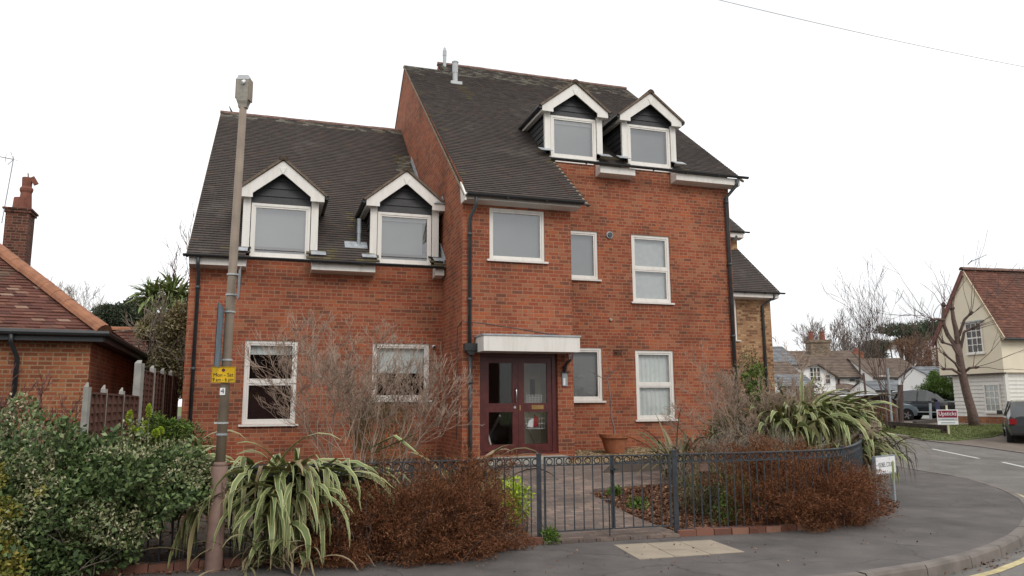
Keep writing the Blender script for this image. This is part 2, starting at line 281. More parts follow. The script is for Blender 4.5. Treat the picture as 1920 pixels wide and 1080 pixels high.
M['russet'] = island('russet_leaf', [(0, (.14,.08,.055)), (.5, (.24,.135,.085)), (1, (.30,.19,.13))], .8)
def ground_mat(name, c1, c2, speck=(.3,.28,.25), sc=2, agg=220, patch=None):
    m_, n, l, p = nodes(name); tc = n.new('ShaderNodeTexCoord'); o = tc.outputs['Object']
    a = n.new('ShaderNodeTexNoise'); a.inputs['Scale'].default_value = sc; a.inputs['Detail'].default_value = 7; l(o, a.inputs[0]); r = ramp(n, [(.3, c1), (.7, c2)]); l(a.outputs[0], r.inputs[0])
    b = n.new('ShaderNodeTexNoise'); b.inputs['Scale'].default_value = agg; b.inputs['Detail'].default_value = 2; l(o, b.inputs[0]); rb = ramp(n, [(.35, (.7,)*3), (.65, (1.3,)*3)]); l(b.outputs[0], rb.inputs[0])
    mu = n.new('ShaderNodeMixRGB'); mu.blend_type = 'MULTIPLY'; mu.inputs[0].default_value = 1; l(r.outputs[0], mu.inputs[1]); l(rb.outputs[0], mu.inputs[2])
    v = n.new('ShaderNodeTexVoronoi'); v.inputs['Scale'].default_value = 9; l(o, v.inputs[0]); rv = ramp(n, [(.02, (1,)*3), (.05, (0,)*3)]); l(v.outputs['Distance'], rv.inputs[0])
    mm = n.new('ShaderNodeMixRGB'); l(rv.outputs[0], mm.inputs[0]); l(mu.outputs[0], mm.inputs[1]); mm.inputs[2].default_value = (*speck, 1)
    c_ = n.new('ShaderNodeTexNoise'); c_.inputs['Scale'].default_value = .55; c_.inputs['Detail'].default_value = 9; c_.inputs['Roughness'].default_value = .7; l(o, c_.inputs[0]); rc = ramp(n, [(.36, (.74,)*3), (.50, (1,)*3), (.66, (1.16,)*3)]); l(c_.outputs[0], rc.inputs[0]); m4 = n.new('ShaderNodeMixRGB'); m4.blend_type = 'MULTIPLY'; m4.inputs[0].default_value = 1; l(mm.outputs[0], m4.inputs[1]); l(rc.outputs[0], m4.inputs[2])
    wv = n.new('ShaderNodeTexNoise'); wv.inputs['Scale'].default_value = 1.4; wv.inputs['Detail'].default_value = 5; l(o, wv.inputs[0]); mxv = n.new('ShaderNodeMixRGB'); mxv.inputs[0].default_value = .35; l(o, mxv.inputs[1]); l(wv.outputs['Color'], mxv.inputs[2]); vc = n.new('ShaderNodeTexVoronoi'); vc.feature = 'DISTANCE_TO_EDGE'; vc.inputs['Scale'].default_value = .7; l(mxv.outputs[0], vc.inputs[0]); rk = ramp(n, [(.0, (.45,)*3), (.006, (1,)*3)]); l(vc.outputs[0], rk.inputs[0]); m5 = n.new('ShaderNodeMixRGB'); m5.blend_type = 'MULTIPLY'; m5.inputs[0].default_value = .7; l(m4.outputs[0], m5.inputs[1]); l(rk.outputs[0], m5.inputs[2]); mm = m5
    l(mm.outputs[0], p.inputs['Base Color']); p.inputs['Roughness'].default_value = .85; p.inputs['Specular IOR Level'].default_value = .3
    bp = n.new('ShaderNodeBump'); bp.inputs['Strength'].default_value = .5; bp.inputs['Distance'].default_value = .004; l(b.outputs[0], bp.inputs['Height']); l(bp.outputs[0], p.inputs['Normal'])
    return m_
M['pave'] = ground_mat('pavement_asphalt', (.088,.079,.075), (.128,.115,.107)); M['road'] = ground_mat('road_asphalt', (.13,.12,.11), (.175,.163,.15)); M['drive'] = ground_mat('drive_surface', (.13,.105,.085), (.19,.155,.125))
M['paint_white'] = plain('road_paint_white', (.6,.6,.56), .8, .2, 12); M['paint_yellow'] = plain('road_paint_yellow', (.5,.42,.22), .8, .25, 12)
M['grass'] = plain('turf', (.10,.13,.035), .95, .4, 3)
M['paving'] = brick('block_paving', [(0, (.15,.115,.10)), (.35, (.20,.15,.125)), (.7, (.17,.14,.12)), (.9, (.25,.18,.145))], (.11,.09,.075), .2, .1, .006, bond=False)
M['kerb'] = plain('kerb_stone', (.165,.142,.125), .9, .22, 5, bump=.3)
# ================================================================= GROUND
def grid_sheet(name, f, nu, nv, mat_, kind='structure'):
    V = np.array([f(i/nu, j/nv) for j in range(nv+1) for i in range(nu+1)]); a = np.arange(nu*nv); i = a % nu; j = a//nu; b = j*(nu+1)+i
    F = np.stack([b, b+1, b+nu+2, b+nu+1], 1); return tag(fast_mesh(name, V, F, V[F][:, :, :2].reshape(-1, 2), mat_), kind=kind)
grid_sheet('ground', lambda a, b: (lambda x, y: (x, y, T(x, y)-.06))(-300+600*a, -200+600*b if b < .99 else 900), 60, 240, M['grass'])
grid_sheet('road', lambda a, b: (lambda x, y: (x, y, T(x, y)))(-60+120*a, -25+105*b), 40, 210, M['road'])
def interp(P, n):
    P = [Vector((p[0], p[1], 0)) for p in P]; out = []          # catmull through the points
    for i in range(len(P)-1):
        a = P[max(i-1, 0)]; b = P[i]; c = P[i+1]; d = P[min(i+2, len(P)-1)]
        for k in range(n):
            t = k/n; out.append(.5*((2*b)+(c-a)*t+(2*a-5*b+4*c-d)*t*t+(3*b-a-3*c+d)*t**3))
    return out+[P[-1]]
def resample(P, n):
    L_ = [0]
    for i in range(len(P)-1): L_.append(L_[-1]+(P[i+1]-P[i]).length)
    out = []
    for k in range(n+1):
        s_ = L_[-1]*k/n; i = 0
        while i < len(P)-2 and L_[i+1] < s_: i += 1
        out.append(P[i].lerp(P[i+1], (s_-L_[i])/max(1e-6, L_[i+1]-L_[i])))
    return out
FENCE = interp([(-9, 5.9), (-6.5, 6.72), (-4.5, 7.35), (-2.5, 8.0), (-1.0, 8.5), (.31, 8.98), (1.97, 9.42), (2.95, 9.62), (3.95, 10.0), (4.55, 10.5), (5.25, 11.6), (5.95, 13.0)], 8)
KERB = interp([(-14, 1.9), (-8, 3.85), (-2, 5.75), (1.0, 6.72), (2.65, 7.22), (3.5, 7.5), (4.68, 8.2), (5.94, 9.32), (7.1, 10.75), (8.28, 12.63), (9.1, 14.78), (9.4, 16.35), (9.35, 18.05), (9.5, 20), (10.2, 24), (11.2, 30), (12.5, 36)], 8)
FBACK = interp([(-14, 4.3), (-9, 5.9), (-6.5, 6.72), (-4.5, 7.35), (-2.5, 8.0), (-1.0, 8.5), (.31, 8.98), (1.97, 9.42), (2.95, 9.62), (3.95, 10.0), (4.55, 10.5), (5.25, 11.6), (5.95, 13.0), (6.9, 15), (7.5, 18), (8.9, 24), (10.0, 30), (11.2, 36)], 8)
fb = resample(FBACK, 160); kb = resample(KERB, 160)
def pz(p): return T(p.x, p.y)+.12
mb = MB()
for i in range(160):
    for k in range(8):
        q = [fb[i].lerp(kb[i], k/8), fb[i].lerp(kb[i], (k+1)/8), fb[i+1].lerp(kb[i+1], (k+1)/8), fb[i+1].lerp(kb[i+1], k/8)]
        mb.face([(p.x, p.y, pz(p)) for p in q])
struct('pavement', mb, M['pave'])
# kerb stones along the pavement edge
kr = resample(KERB, 60); mb = MB()
def offs(P, i, d):
    t = (P[min(i+1, len(P)-1)]-P[max(i-1, 0)]).normalized(); return P[i] + Vector((t.y, -t.x, 0))*d
for i in range(60):
    a0, a1, b0, b1 = offs(kr, i, -.0), offs(kr, i, .125), offs(kr, i+1, -.0), offs(kr, i+1, .125)
    g = (b0-a0).normalized()*.006; a0 = a0+g; a1 = a1+g; b0 = b0-g; b1 = b1-g; dz = random.uniform(-.004, .004)
    t = [(p.x, p.y, pz(p)+.006+dz) for p in (a0, a1, b1, b0)]; e0 = (a1.x, a1.y, pz(a1)-.022); e1 = (b1.x, b1.y, pz(b1)-.022)
    ai = a1.lerp(a0, .15); bi = b1.lerp(b0, .15)
    mb.face([t[0], (ai.x, ai.y, pz(ai)+.006+dz), (bi.x, bi.y, pz(bi)+.006+dz), t[3]]); mb.face([(ai.x, ai.y, pz(ai)+.006+dz), e0, e1, (bi.x, bi.y, pz(bi)+.006+dz)])
    o0 = a1+(a1-a0)*.12; o1 = b1+(b1-b0)*.12; mb.face([e0, (o0.x, o0.y, pz(o0)-.2), (o1.x, o1.y, pz(o1)-.2), e1])
    mb.face([t[0], e0, (o0.x, o0.y, pz(o0)-.2), (a0.x, a0.y, pz(a0)-.2)]); mb.face([t[3], (b0.x, b0.y, pz(b0)-.2), (o1.x, o1.y, pz(o1)-.2), e1])
struct('kerb', mb, M['kerb'])
# yellow line on the road beside the kerb
mb = MB()
for i in range(12, 44):
    a, b, c, d = offs(kr, i, .30), offs(kr, i, .39), offs(kr, i+1, .39), offs(kr, i+1, .30); mb.face([(p.x, p.y, T(p.x, p.y)+.005) for p in (a, b, c, d)])
struct('yellow_road_line', mb, M['paint_yellow'])
mb = MB()
for x0, y0, x1, y1 in ((1748, 842, 1836, 860), (1880, 867, 1990, 890), (1600, 812, 1660, 824)):
    a = G(x0, y0); b = G(x1, y1); d = (b-a).normalized(); s_ = Vector((-d.y, d.x, 0))*.05
    N_ = 6
    for k in range(N_):
        p, q = a.lerp(b, k/N_), a.lerp(b, (k+1)/N_); mb.face([(t.x, t.y, T(t.x, t.y)+.006) for t in (p-s_, q-s_, q+s_, p+s_)])
struct('white_road_dashes', mb, M['paint_white'])
# garden of the flats and the neighbour's ground
far = [Vector((-22+33*i/120, 36, 0)) for i in range(121)]; fr = resample(interp([(-22, 1.8)]+[(p.x, p.y) for p in FBACK[::8]][:18], 8), 120)
mb = MB()
for i in range(120):
    for k in range(48):
        t0, t1 = (k/48)**1.5, ((k+1)/48)**1.5; q = [fr[i].lerp(far[i], t0), fr[i+1].lerp(far[i+1], t0), fr[i+1].lerp(far[i+1], t1), fr[i].lerp(far[i], t1)]
        mb.face([(p.x, p.y, gh(p.x, p.y)-.01) for p in q])
struct('garden_soil', mb, M['soil'])
def gstrip(name, L0, L1, n, k, mat_, lift):
    A = resample([Vector((*p, 0)) for p in L0], n); B = resample([Vector((*p, 0)) for p in L1], n); mb = MB()
    for i in range(n):
        for j in range(k):
            q = [A[i].lerp(B[i], j/k), A[i].lerp(B[i], (j+1)/k), A[i+1].lerp(B[i+1], (j+1)/k), A[i+1].lerp(B[i+1], j/k)]
            uv = [(house_uv(p)) for p in q]; mb.face([(p.x, p.y, gh(p.x, p.y)+lift) for p in q], uv)
    for E_ in (A, B, [A[0].lerp(B[0], j/k) for j in range(k+1)], [A[-1].lerp(B[-1], j/k) for j in range(k+1)]):
        for p, q in zip(E_, E_[1:]): mb.face([(p.x, p.y, gh(p.x, p.y)+lift), (q.x, q.y, gh(q.x, q.y)+lift), (q.x, q.y, gh(q.x, q.y)-.08), (p.x, p.y, gh(p.x, p.y)-.08)])
    return struct(name, mb, mat_)
gstrip('garden_path', [(.15, 8.86), (.2, 10.2), (-.05, 12), (-.5, 14.3)], [(2.05, 9.36), (1.6, 10.5), (1.2, 11.7), (1.35, 12.7), (1.9, 14.6)], 24, 10, M['paving'], .012)
gstrip('garden_side_path', [(1.2, 12.0), (2.4, 12.6), (4.2, 13.3)], [(1.5, 13.3), (2.2, 13.5), (4.0, 14.2)], 12, 4, M['paving'], .017)
# ================================================================= VEGETATION TOOLS
def leafmesh(name, C_, D, Lh, Wd, mats, parent=None, mi=None, tri=False, bend=.15):
    """one thin folded leaf per row: C_ base points, D directions, lengths, widths"""
    n = len(C_); D = D/np.linalg.norm(D, axis=1, keepdims=True); R_ = rng.normal(size=(n, 3)); Sd = np.cross(D, R_); Sd /= np.linalg.norm(Sd, axis=1, keepdims=True); Up = np.cross(Sd, D)
    Lh = np.broadcast_to(Lh, (n,))[:, None]; Wd = np.broadcast_to(Wd, (n,))[:, None]
    a = C_; b = C_+D*Lh*.5+Sd*Wd*.5+Up*Lh*bend; c = C_+D*Lh; d = C_+D*Lh*.5-Sd*Wd*.5+Up*Lh*bend
    V = np.stack([a, b, c, d], 1).reshape(-1, 3); F = np.arange(4*n).reshape(-1, 4); uv = np.tile(np.array([[.5,0],[1,.5],[.5,1],[0,.5]]), (n, 1))
    return fast_mesh(name, V, F, uv, mats, parent, mi)
def fnoise(P, s, o=0): return np.array([noise.noise(Vector((p[0]*s+o, p[1]*s, p[2]*s))) for p in P])
def blobpts(blobs, n, lump=.25, shell=.45, zmin=None, freq=3.):
    vol = np.array([b[1][0]*b[1][1]*b[1][2] for b in blobs])**.67; pr = vol/vol.sum(); k = rng.choice(len(blobs), n, p=pr)
    c = np.array([b[0] for b in blobs])[k]; r = np.array([b[1] for b in blobs])[k]; d = rng.normal(size=(n, 3)); d /= np.linalg.norm(d, axis=1, keepdims=True)
    rad = 1-shell*rng.random(n)**1.6; P0 = c+d*r; rad = rad*(1+lump*2*fnoise(P0, freq)); P = c+d*r*rad[:, None]
    if zmin is not None: P[:, 2] = np.maximum(P[:, 2], zmin+.02*rng.random(n))
    return P, d
def tubes(name, segs, mat_, parent=None, sides=3):
    """segs: list of (p0,r0,p1,r1)"""
    A = np.array([s_[0] for s_ in segs], float); B = np.array([s_[2] for s_ in segs], float); r0 = np.array([s_[1] for s_ in segs])[:, None]; r1 = np.array([s_[3] for s_ in segs])[:, None]
    D = B-A; D /= np.maximum(np.linalg.norm(D, axis=1, keepdims=True), 1e-9); ref = np.where(np.abs(D[:, 2:3]) > .9, np.array([[1., 0, 0]]), np.array([[0, 0, 1.]])); S1 = np.cross(D, ref); S1 /= np.linalg.norm(S1, axis=1, keepdims=True); S2 = np.cross(D, S1)
    ring = lambda P, r: np.stack([P+(S1*math.cos(2*PI*k/sides)+S2*math.sin(2*PI*k/sides))*r for k in range(sides)], 1)
    V = np.concatenate([ring(A, r0), ring(B, r1)], 1).reshape(-1, 3); n = len(segs); b = np.arange(n)[:, None]*2*sides
    F = np.concatenate([np.stack([b[:, 0]+k, b[:, 0]+(k+1) % sides, b[:, 0]+sides+(k+1) % sides, b[:, 0]+sides+k], 1) for k in range(sides)], 0)
    return fast_mesh(name, V, F, np.zeros((F.size, 2)), mat_, parent)
def grow(segs, p, d, length, r, depth, spread=.6, ratio=.72, nseg=4, up=.15, jit=.18, kids=(2, 3), tips=None, rmin=.0025):
    p = Vector(p); d = Vector(d).normalized(); pts = [p.copy()]
    for i in range(nseg):
        d = (d+Vector((random.gauss(0, jit), random.gauss(0, jit), random.gauss(0, jit)+up*.3))).normalized()
        q = p+d*length/nseg; ra = r*(1-.45*i/nseg); rb = r*(1-.45*(i+1)/nseg); segs.append((tuple(p), max(ra, rmin), tuple(q), max(rb, rmin))); p = q; pts.append(q.copy())
    if tips is not None and depth <= 1: tips.append((p.copy(), d.copy()))
    if depth > 0:
        for k in range(random.randint(*kids)):
            i = nseg if k == 0 else random.randint(max(1, nseg//2), nseg)
            ax = Vector((random.gauss(0, 1), random.gauss(0, 1), random.gauss(0, 1))).normalized(); nd = (d+ax*spread+Vector((0, 0, up))).normalized()
            grow(segs, pts[i], nd, length*ratio*random.uniform(.75, 1.15), r*.6, depth-1, spread, ratio, nseg, up, jit, kids, tips, rmin)
def blades(name, root, n, Lr, w, mat_, parent=None, droop=1.6, lift=(.9, 1.4), az=(0, 2*PI), spread=.1, sag=1., nseg=9, zfloor=None):
    V = []; F = []; UV = []
    for k in range(n):
        a = random.uniform(*az); el = random.uniform(*lift); L_ = random.uniform(*Lr); wd = w*random.uniform(.65, 1.15); p = Vector(root)+Vector((random.gauss(0, spread), random.gauss(0, spread), random.uniform(0, .12)))
        tw = random.gauss(0, .35); dr = droop*random.uniform(.5, 1.35)*sag; e = el; b = len(V); a2 = a; kink = random.random() < .25; kp = random.uniform(.35, .7); st = L_/nseg
        for i in range(nseg+1):
            t = i/nseg; d = Vector((math.cos(a2)*math.cos(e), math.sin(a2)*math.cos(e), math.sin(e))); sd = Vector((-math.sin(a2), math.cos(a2), 0)); upv = sd.cross(d)*-1
            ww = wd*(.45+.55*min(1, t*4))*(1-max(0, (t-.55)/.45)**1.7)+.002; s2 = (sd*math.cos(tw*t*2)+upv*math.sin(tw*t*2))*ww/2; fold = upv*ww*.16
            V += [tuple(p-s2+fold), tuple(p), tuple(p+s2+fold)]
            if i < nseg:
                c = b+i*3
                for o_ in (0, 1): F.append((c+o_, c+o_+1, c+o_+4, c+o_+3)); UV += [(o_*.5, t), (.5+o_*.5, t), (.5+o_*.5, t+1/nseg), (o_*.5, t+1/nseg)]
            p = p+d*st; e -= dr/nseg*(.4+1.4*t)
            if kink and t < kp <= t+1/nseg: e -= 1.1
            e = max(e, -1.5); a2 += random.gauss(0, .04)
            if zfloor is not None and p.z < zfloor+.01: p.z = zfloor+.01+.01*random.random(); e = max(e, 0)
    return fast_mesh(name, np.array(V), np.array(F), np.array(UV), mat_, parent)
# ================================================================= THE RED BRICK FLATS
def wall_grid(mb, x0, x1, z0, z1, v, holes, depth=.11, mi=0):
    """vertical wall in the plane y=v facing -y, with openings (x0,x1,z0,z1) and their reveals"""
    xs = sorted({x0, x1, *[h[0] for h in holes], *[h[1] for h in holes]}); zs = sorted({z0, z1, *[h[2] for h in holes], *[h[3] for h in holes]})
    for i in range(len(xs)-1):
        for j in range(len(zs)-1):
            cx, cz = (xs[i]+xs[i+1])/2, (zs[j]+zs[j+1])/2
            if any(h[0] < cx < h[1] and h[2] < cz < h[3] for h in holes): continue
            mb.face([(xs[i], v, zs[j]), (xs[i+1], v, zs[j]), (xs[i+1], v, zs[j+1]), (xs[i], v, zs[j+1])], None, mi)
    for a, b, c, d in holes:
        w = v+depth
        mb.face([(a, v, c), (a, v, d), (a, w, d), (a, w, c)], None, mi); mb.face([(b, v, c), (b, w, c), (b, w, d), (b, v, d)], None, mi)
        mb.face([(a, v, d), (b, v, d), (b, w, d), (a, w, d)], None, mi); mb.face([(a, v, c), (a, w, c), (b, w, c), (b, v, c)], None, mi)
def tiles(mb, P0, P1, Q0, Q1, gauge=.1, tw=.165, keep=None, mats=None, jit=.0025, lift=.02):
    """plain tiles on the plane through eave P0-P1 and ridge Q0-Q1 ; keep(x,y,z)->bool or material index"""
    P0, P1, Q0, Q1 = map(Vector, (P0, P1, Q0, Q1)); Ls = max((Q0-P0).length, (Q1-P1).length); nc = max(2, int(Ls/gauge)); nrm = (P1-P0).cross(Q0-P0).normalized()
    if nrm.z < 0: nrm = -nrm
    for i in range(nc):
        a0, a1 = P0.lerp(Q0, i/nc), P1.lerp(Q1, i/nc); b0, b1 = P0.lerp(Q0, (i+1)/nc), P1.lerp(Q1, (i+1)/nc); Lw = (a1-a0).length; nt_ = max(1, int(round(Lw/tw))); off = .5 if i % 2 else 0
        for k in range(nt_+(1 if off else 0)):
            t0 = max(0, (k-off)/nt_); t1 = min(1, (k+1-off)/nt_)
            if t1-t0 < 1e-4: continue
            c = a0.lerp(a1, (t0+t1)/2); r = keep(c) if keep else 0
            if r is None or r is False: continue
            r = int(r) if r is not True else 0
            g = .0015/max(Lw, .1); l0 = nrm*(lift+random.uniform(-jit, jit)); l1 = nrm*.003; dn = (a0-b0).normalized()*random.uniform(0, .003)
            p, q, s_, t = a0.lerp(a1, t0+g)+l0+dn, a0.lerp(a1, t1-g)+l0+dn, b0.lerp(b1, t1-g)+l1, b0.lerp(b1, t0+g)+l1
            base = len(mb.v); mb.v += [tuple(p), tuple(q), tuple(s_), tuple(t), tuple(a0.lerp(a1, t0+g)-l1*2+dn), tuple(a0.lerp(a1, t1-g)-l1*2+dn)]
            mb.f += [(base, base+1, base+2, base+3), (base+4, base+5, base+1, base)]; mb.m += [r, r]; mb.uv += [None, None]
def ridge_tiles(mb, a, b, r=.115, step=.3, mi=0):
    a = Vector(a); b = Vector(b); n = max(1, int((b-a).length/step)); d = (b-a).normalized(); sd = d.cross(Vector((0, 0, 1))).normalized(); up = sd.cross(d)
    for i in range(n):
        p, q = a.lerp(b, i/n), a.lerp(b, (i+1)/n+.0002); r1 = r*random.uniform(.97, 1.03); dz = up*random.uniform(-.006, .006); K = 7
        for k in range(K):
            A0 = PI*k/K; A1 = PI*(k+1)/K; o = lambda A, c, rr: c+dz+sd*math.cos(A)*rr+up*(math.sin(A)*rr-.05)
            mb.face([o(A0, p, r1*1.015), o(A0, q, r1), o(A1, q, r1), o(A1, p, r1*1.015)], None, mi)
            [mb.face([c+sd*math.cos(PI*k/6)*r+up*(math.sin(PI*k/6)*r-.05) for k in range(7)], None, mi) for c in (a, b)]
def window(house, u0, u1, z0, z1, v, sashes=(), blind='net', sill=True, refl='glass', fw=.065, label=None, room=True, depth=.11, blind_top=0., bars=None, mat_='pvc', y_in=.025, slats=False):
    """frame (part) > pane, sill, blind, room_lining"""
    mb = MB(); y0, y1 = v+y_in, v+y_in+.07
    mb.box(u0, u0+fw, y0, y1, z0, z1); mb.box(u1-fw, u1, y0, y1, z0, z1); mb.box(u0+fw, u1-fw, y0, y1, z1-fw, z1); mb.box(u0+fw, u1-fw, y0, y1, z0, z0+fw)
    ir = .035
    zz = [z0+fw]+list(sashes)+[z1-fw]
    for i in range(len(zz)-1):
        a, b = zz[i]+(.03 if i else 0), zz[i+1]-(.03 if i < len(zz)-2 else 0); X0, X1 = u0+fw, u1-fw; Y0, Y1 = y0+.012, y1-.01
        mb.box(X0+.002, X0+ir, Y0, Y1, a, b); mb.box(X1-ir, X1-.002, Y0, Y1, a, b); mb.box(X0+ir, X1-ir, Y0, Y1, b-ir, b-.002); mb.box(X0+ir, X1-ir, Y0, Y1, a+.002, a+ir)
        if i < len(zz)-2: mb.box(X0, X1, y0+.004, y1, zz[i+1]-.03, zz[i+1]+.03)
    if bars:
        nx, nz_ = bars
        for i in range(1, nx): x = u0+fw+(u1-u0-2*fw)*i/nx; mb.box(x-.012, x+.012, y0+.015, y1-.015, z0+fw, z1-fw)
        for i in range(1, nz_): z = z0+fw+(z1-z0-2*fw)*i/nz_; mb.box(u0+fw, u1-fw, y0+.017, y1-.017, z-.012, z+.012)
    fr_ = mb.build('window', M[mat_], house)
    if label: fr_['label'] = label
    MB().face([(u0+fw, y0+.04, z0+fw), (u1-fw, y0+.04, z0+fw), (u1-fw, y0+.04, z1-fw), (u0+fw, y0+.04, z1-fw)]).build('pane', M[refl], fr_)
    if sill: MB().box(u0-.06, u1+.06, v-.055, v+.05, z0-.04, z0-.002).build('sill', M['wpaint'], fr_)
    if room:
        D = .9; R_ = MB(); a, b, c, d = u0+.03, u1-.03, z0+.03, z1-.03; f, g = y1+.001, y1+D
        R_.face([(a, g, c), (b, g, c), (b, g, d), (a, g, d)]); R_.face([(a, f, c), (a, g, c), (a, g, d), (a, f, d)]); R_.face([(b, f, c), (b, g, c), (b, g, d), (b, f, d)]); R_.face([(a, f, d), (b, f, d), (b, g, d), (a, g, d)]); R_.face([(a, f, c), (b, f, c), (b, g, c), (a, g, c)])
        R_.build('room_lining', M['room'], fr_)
    if blind:
        zb = z0+fw+(z1-z0-2*fw)*blind_top; B = MB(); yb = y1+.04; n = 24
        if slats:
            k = int((z1-zb)/.03)
            for i in range(k): z = zb+(z1-.02-zb)*i/k; B.face([(u0+.05, yb-.008, z), (u1-.05, yb-.008, z), (u1-.05, yb+.008, z+.034), (u0+.05, yb+.008, z+.034)])
        else:
            for i in range(n):
                x0, x1 = u0+.04+(u1-u0-.08)*i/n, u0+.04+(u1-u0-.08)*(i+1)/n; fa = .012 if blind == 'netpale' else 0; c0, c1 = fa*math.sin(i*2.1), fa*math.sin((i+1)*2.1)
                B.face([(x0, yb+c0, zb), (x1, yb+c1, zb), (x1, yb+c1, z1-.03), (x0, yb+c0, z1-.03)])
        B.build('blind', M[blind], fr_)
    return fr_
H = empty('brick_flats', (HO.x, HO.y, 0), HY, 'large red brick block of flats with steep dark tiled roofs and four white gabled dormers', 'building')
VL, VM = 1.8, 1.9
mb = MB(); hl = [(-4.0, -2.99, 1.22, 2.88), (-1.48, -.28, 1.68, 2.87)]
hdl = [(-4.02, -2.82, 4.585, 4.60), (-1.44, -.24, 4.585, 4.60)]
wall_grid(mb, -5.1, 0, 0, 4.6, VL, hl)
he = [(.35, 1.96, .62, 2.66), (.55, 1.72, 4.43, 5.49)]
wall_grid(mb, 0, 2.3, 0, 5.80, 0, he)
hm = [(2.95, 3.77, 4.46, 5.62), (3.0, 3.81, 1.64, 2.86), (4.66, 5.69, 3.97, 5.62), (4.67, 5.68, 1.2, 2.82)]
wall_grid(mb, 2.3, 7.45, 0, 7.36, VM, hm)
YB = 14.0
mb.face([(0, 0, 0), (0, 0, 5.98), (0, 7.3, 11.72), (0, YB, 5.9), (0, YB, 0)])                                # gable of the entrance block
mb.face([(2.3, 0, 0), (2.3, VM, 0), (2.3, VM, 7.4), (2.3, 0, 5.9)])
mb.face([(7.45, VM, 0), (7.45, YB, 0), (7.45, YB, 7.4), (7.45, 7.95, 12.2), (7.45, VM, 7.36)])
mb.face([(-5.1, VL, 0), (-5.1, VL, 4.7), (-5.1, 7.81, 9.78), (-5.1, YB, 4.4), (-5.1, YB, 0)])
mb.face([(7.45, YB, 0), (-5.1, YB, 0), (-5.1, YB, 4.5), (7.45, YB, 4.5)]); mb.face([(7.45, YB, 4.5), (0, YB, 4.5), (0, YB, 6.6), (7.45, YB, 7.4)])
mb.face([(1.16, 7.3, 11.6), (1.16, 7.95, 12.2), (1.16, 9.0, 11.4), (1.16, 8.5, 10.5)])
mb.build('wall', M['brick'], H)
# stone footing at the right wall
MB().box(2.3, 4.6, VM-.06, VM+.01, .36, .50).build('plinth', M['brick'], H)
# --- roofs
SLM = .806; zM = lambda v: 5.86+SLM*v
SLL = .843; zL = lambda v: 4.49+SLL*(v-1.45)
dorm_L = [(-3.42,), (-.86,)]; dorm_M = [(3.2,), (5.22,)]
def keepL(c):
    if c.x > -.01: return None
    for x, in dorm_L:
        if abs(c.x-x) < .60 and c.y < 3.6: return None
    for x, in dorm_L:
        if abs(abs(c.x-x)-.85) < .26 and c.y < VL+.08: return 1 if random.random() < .5 else 0
    if c.y > 7.45 and random.random() < .5: return 2
    if c.x > -.75+.35*noise.noise(c*2) and 4.5 < c.y < 6.2 and c.x > -.45: return 2 if random.random() < .6 else 1
    if abs(c.x+1.85) < .12 and c.y < 3.2 and random.random() < .4: return 1
    return 0
def keepM(c):
    if c.x > 2.58 and c.y < 1.6: return None
    for x, in dorm_M:
        if abs(c.x-x) < .60 and c.y < 3.4: return None
    if c.x < 1.16 and c.y > 7.3: return None
    for x, in dorm_M:
        if abs(abs(c.x-x)-.8) < .24 and 1.5 < c.y < VM+.3 and c.x > 2.3 and random.random() < .5: return 1
    if c.y > 6.9+.5*noise.noise(c*1.5) and random.random() < .55: return 2
    if 5.0 < c.y < 6.3 and abs(c.x-(1.38+(6.3-c.y)*.16)) < .13 and random.random() < .6: return 1
    if c.x < .3 and random.random() < .05: return 1
    return 0
TM = [M['tile'], M['tile_moss'], M['tile_pale']]
mb = MB(); tiles(mb, (-5.14, 1.43, zL(1.43)), (0, 1.43, zL(1.43)), (-5.14, 7.81, zL(7.81)), (0, 7.81, zL(7.81)), keep=keepL, gauge=.102)
mb.face([(-5.13, 1.8, zL(1.8)-.06), (0, 1.8, zL(1.8)-.06), (0, 7.8, zL(7.8)-.06), (-5.13, 7.8, zL(7.8)-.06)]); mb.face([(-5.13, 7.8, zL(7.8)-.06), (0, 7.8, zL(7.8)-.06), (0, 14.1, 4.45), (-5.13, 14.1, 4.45)])
rfL = mb.build('roof', TM, H, ); 
mb = MB(); tiles(mb, (-.03, -.33, zM(-.33)), (7.72, -.33, zM(-.33)), (-.03, 7.95, zM(7.95)), (7.72, 7.95, zM(7.95)), keep=keepM, gauge=.1025)
for (a, b, c, d) in ((-.02, 1.14, 0, 7.29), (1.16, 2.56, 0, 7.94), (2.56, 7.7, 1.9, 7.94)): mb.face([(a, c, zM(c)-.06), (b, c, zM(c)-.06), (b, d, zM(d)-.06), (a, d, zM(d)-.06)])
mb.face([(-.02, 7.29, zM(7.29)-.06), (1.15, 7.29, zM(7.29)-.06), (1.15, 14.1, 6.2), (-.02, 14.1, 6.2)]); mb.face([(1.16, 7.94, zM(7.94)-.06), (7.7, 7.94, zM(7.94)-.06), (7.7, 14.1, 7.2), (1.16, 14.1, 7.2)])
mb.build('roof', TM, H)
for a, b, r_ in (((-5.16, 7.83, zL(7.81)+.0), (0, 7.83, zL(7.81)+.0), .1), ((1.15, 7.97, zM(7.95)+.01), (7.74, 7.97, zM(7.95)+.01), .1), ((-.04, 7.3, zM(7.3)-.03), (1.15, 7.3, zM(7.3)-.03), .05)):
    mb = MB(); ridge_tiles(mb, a, b, r=r_); mb.build('ridge_tiles', M['ridge'], H)
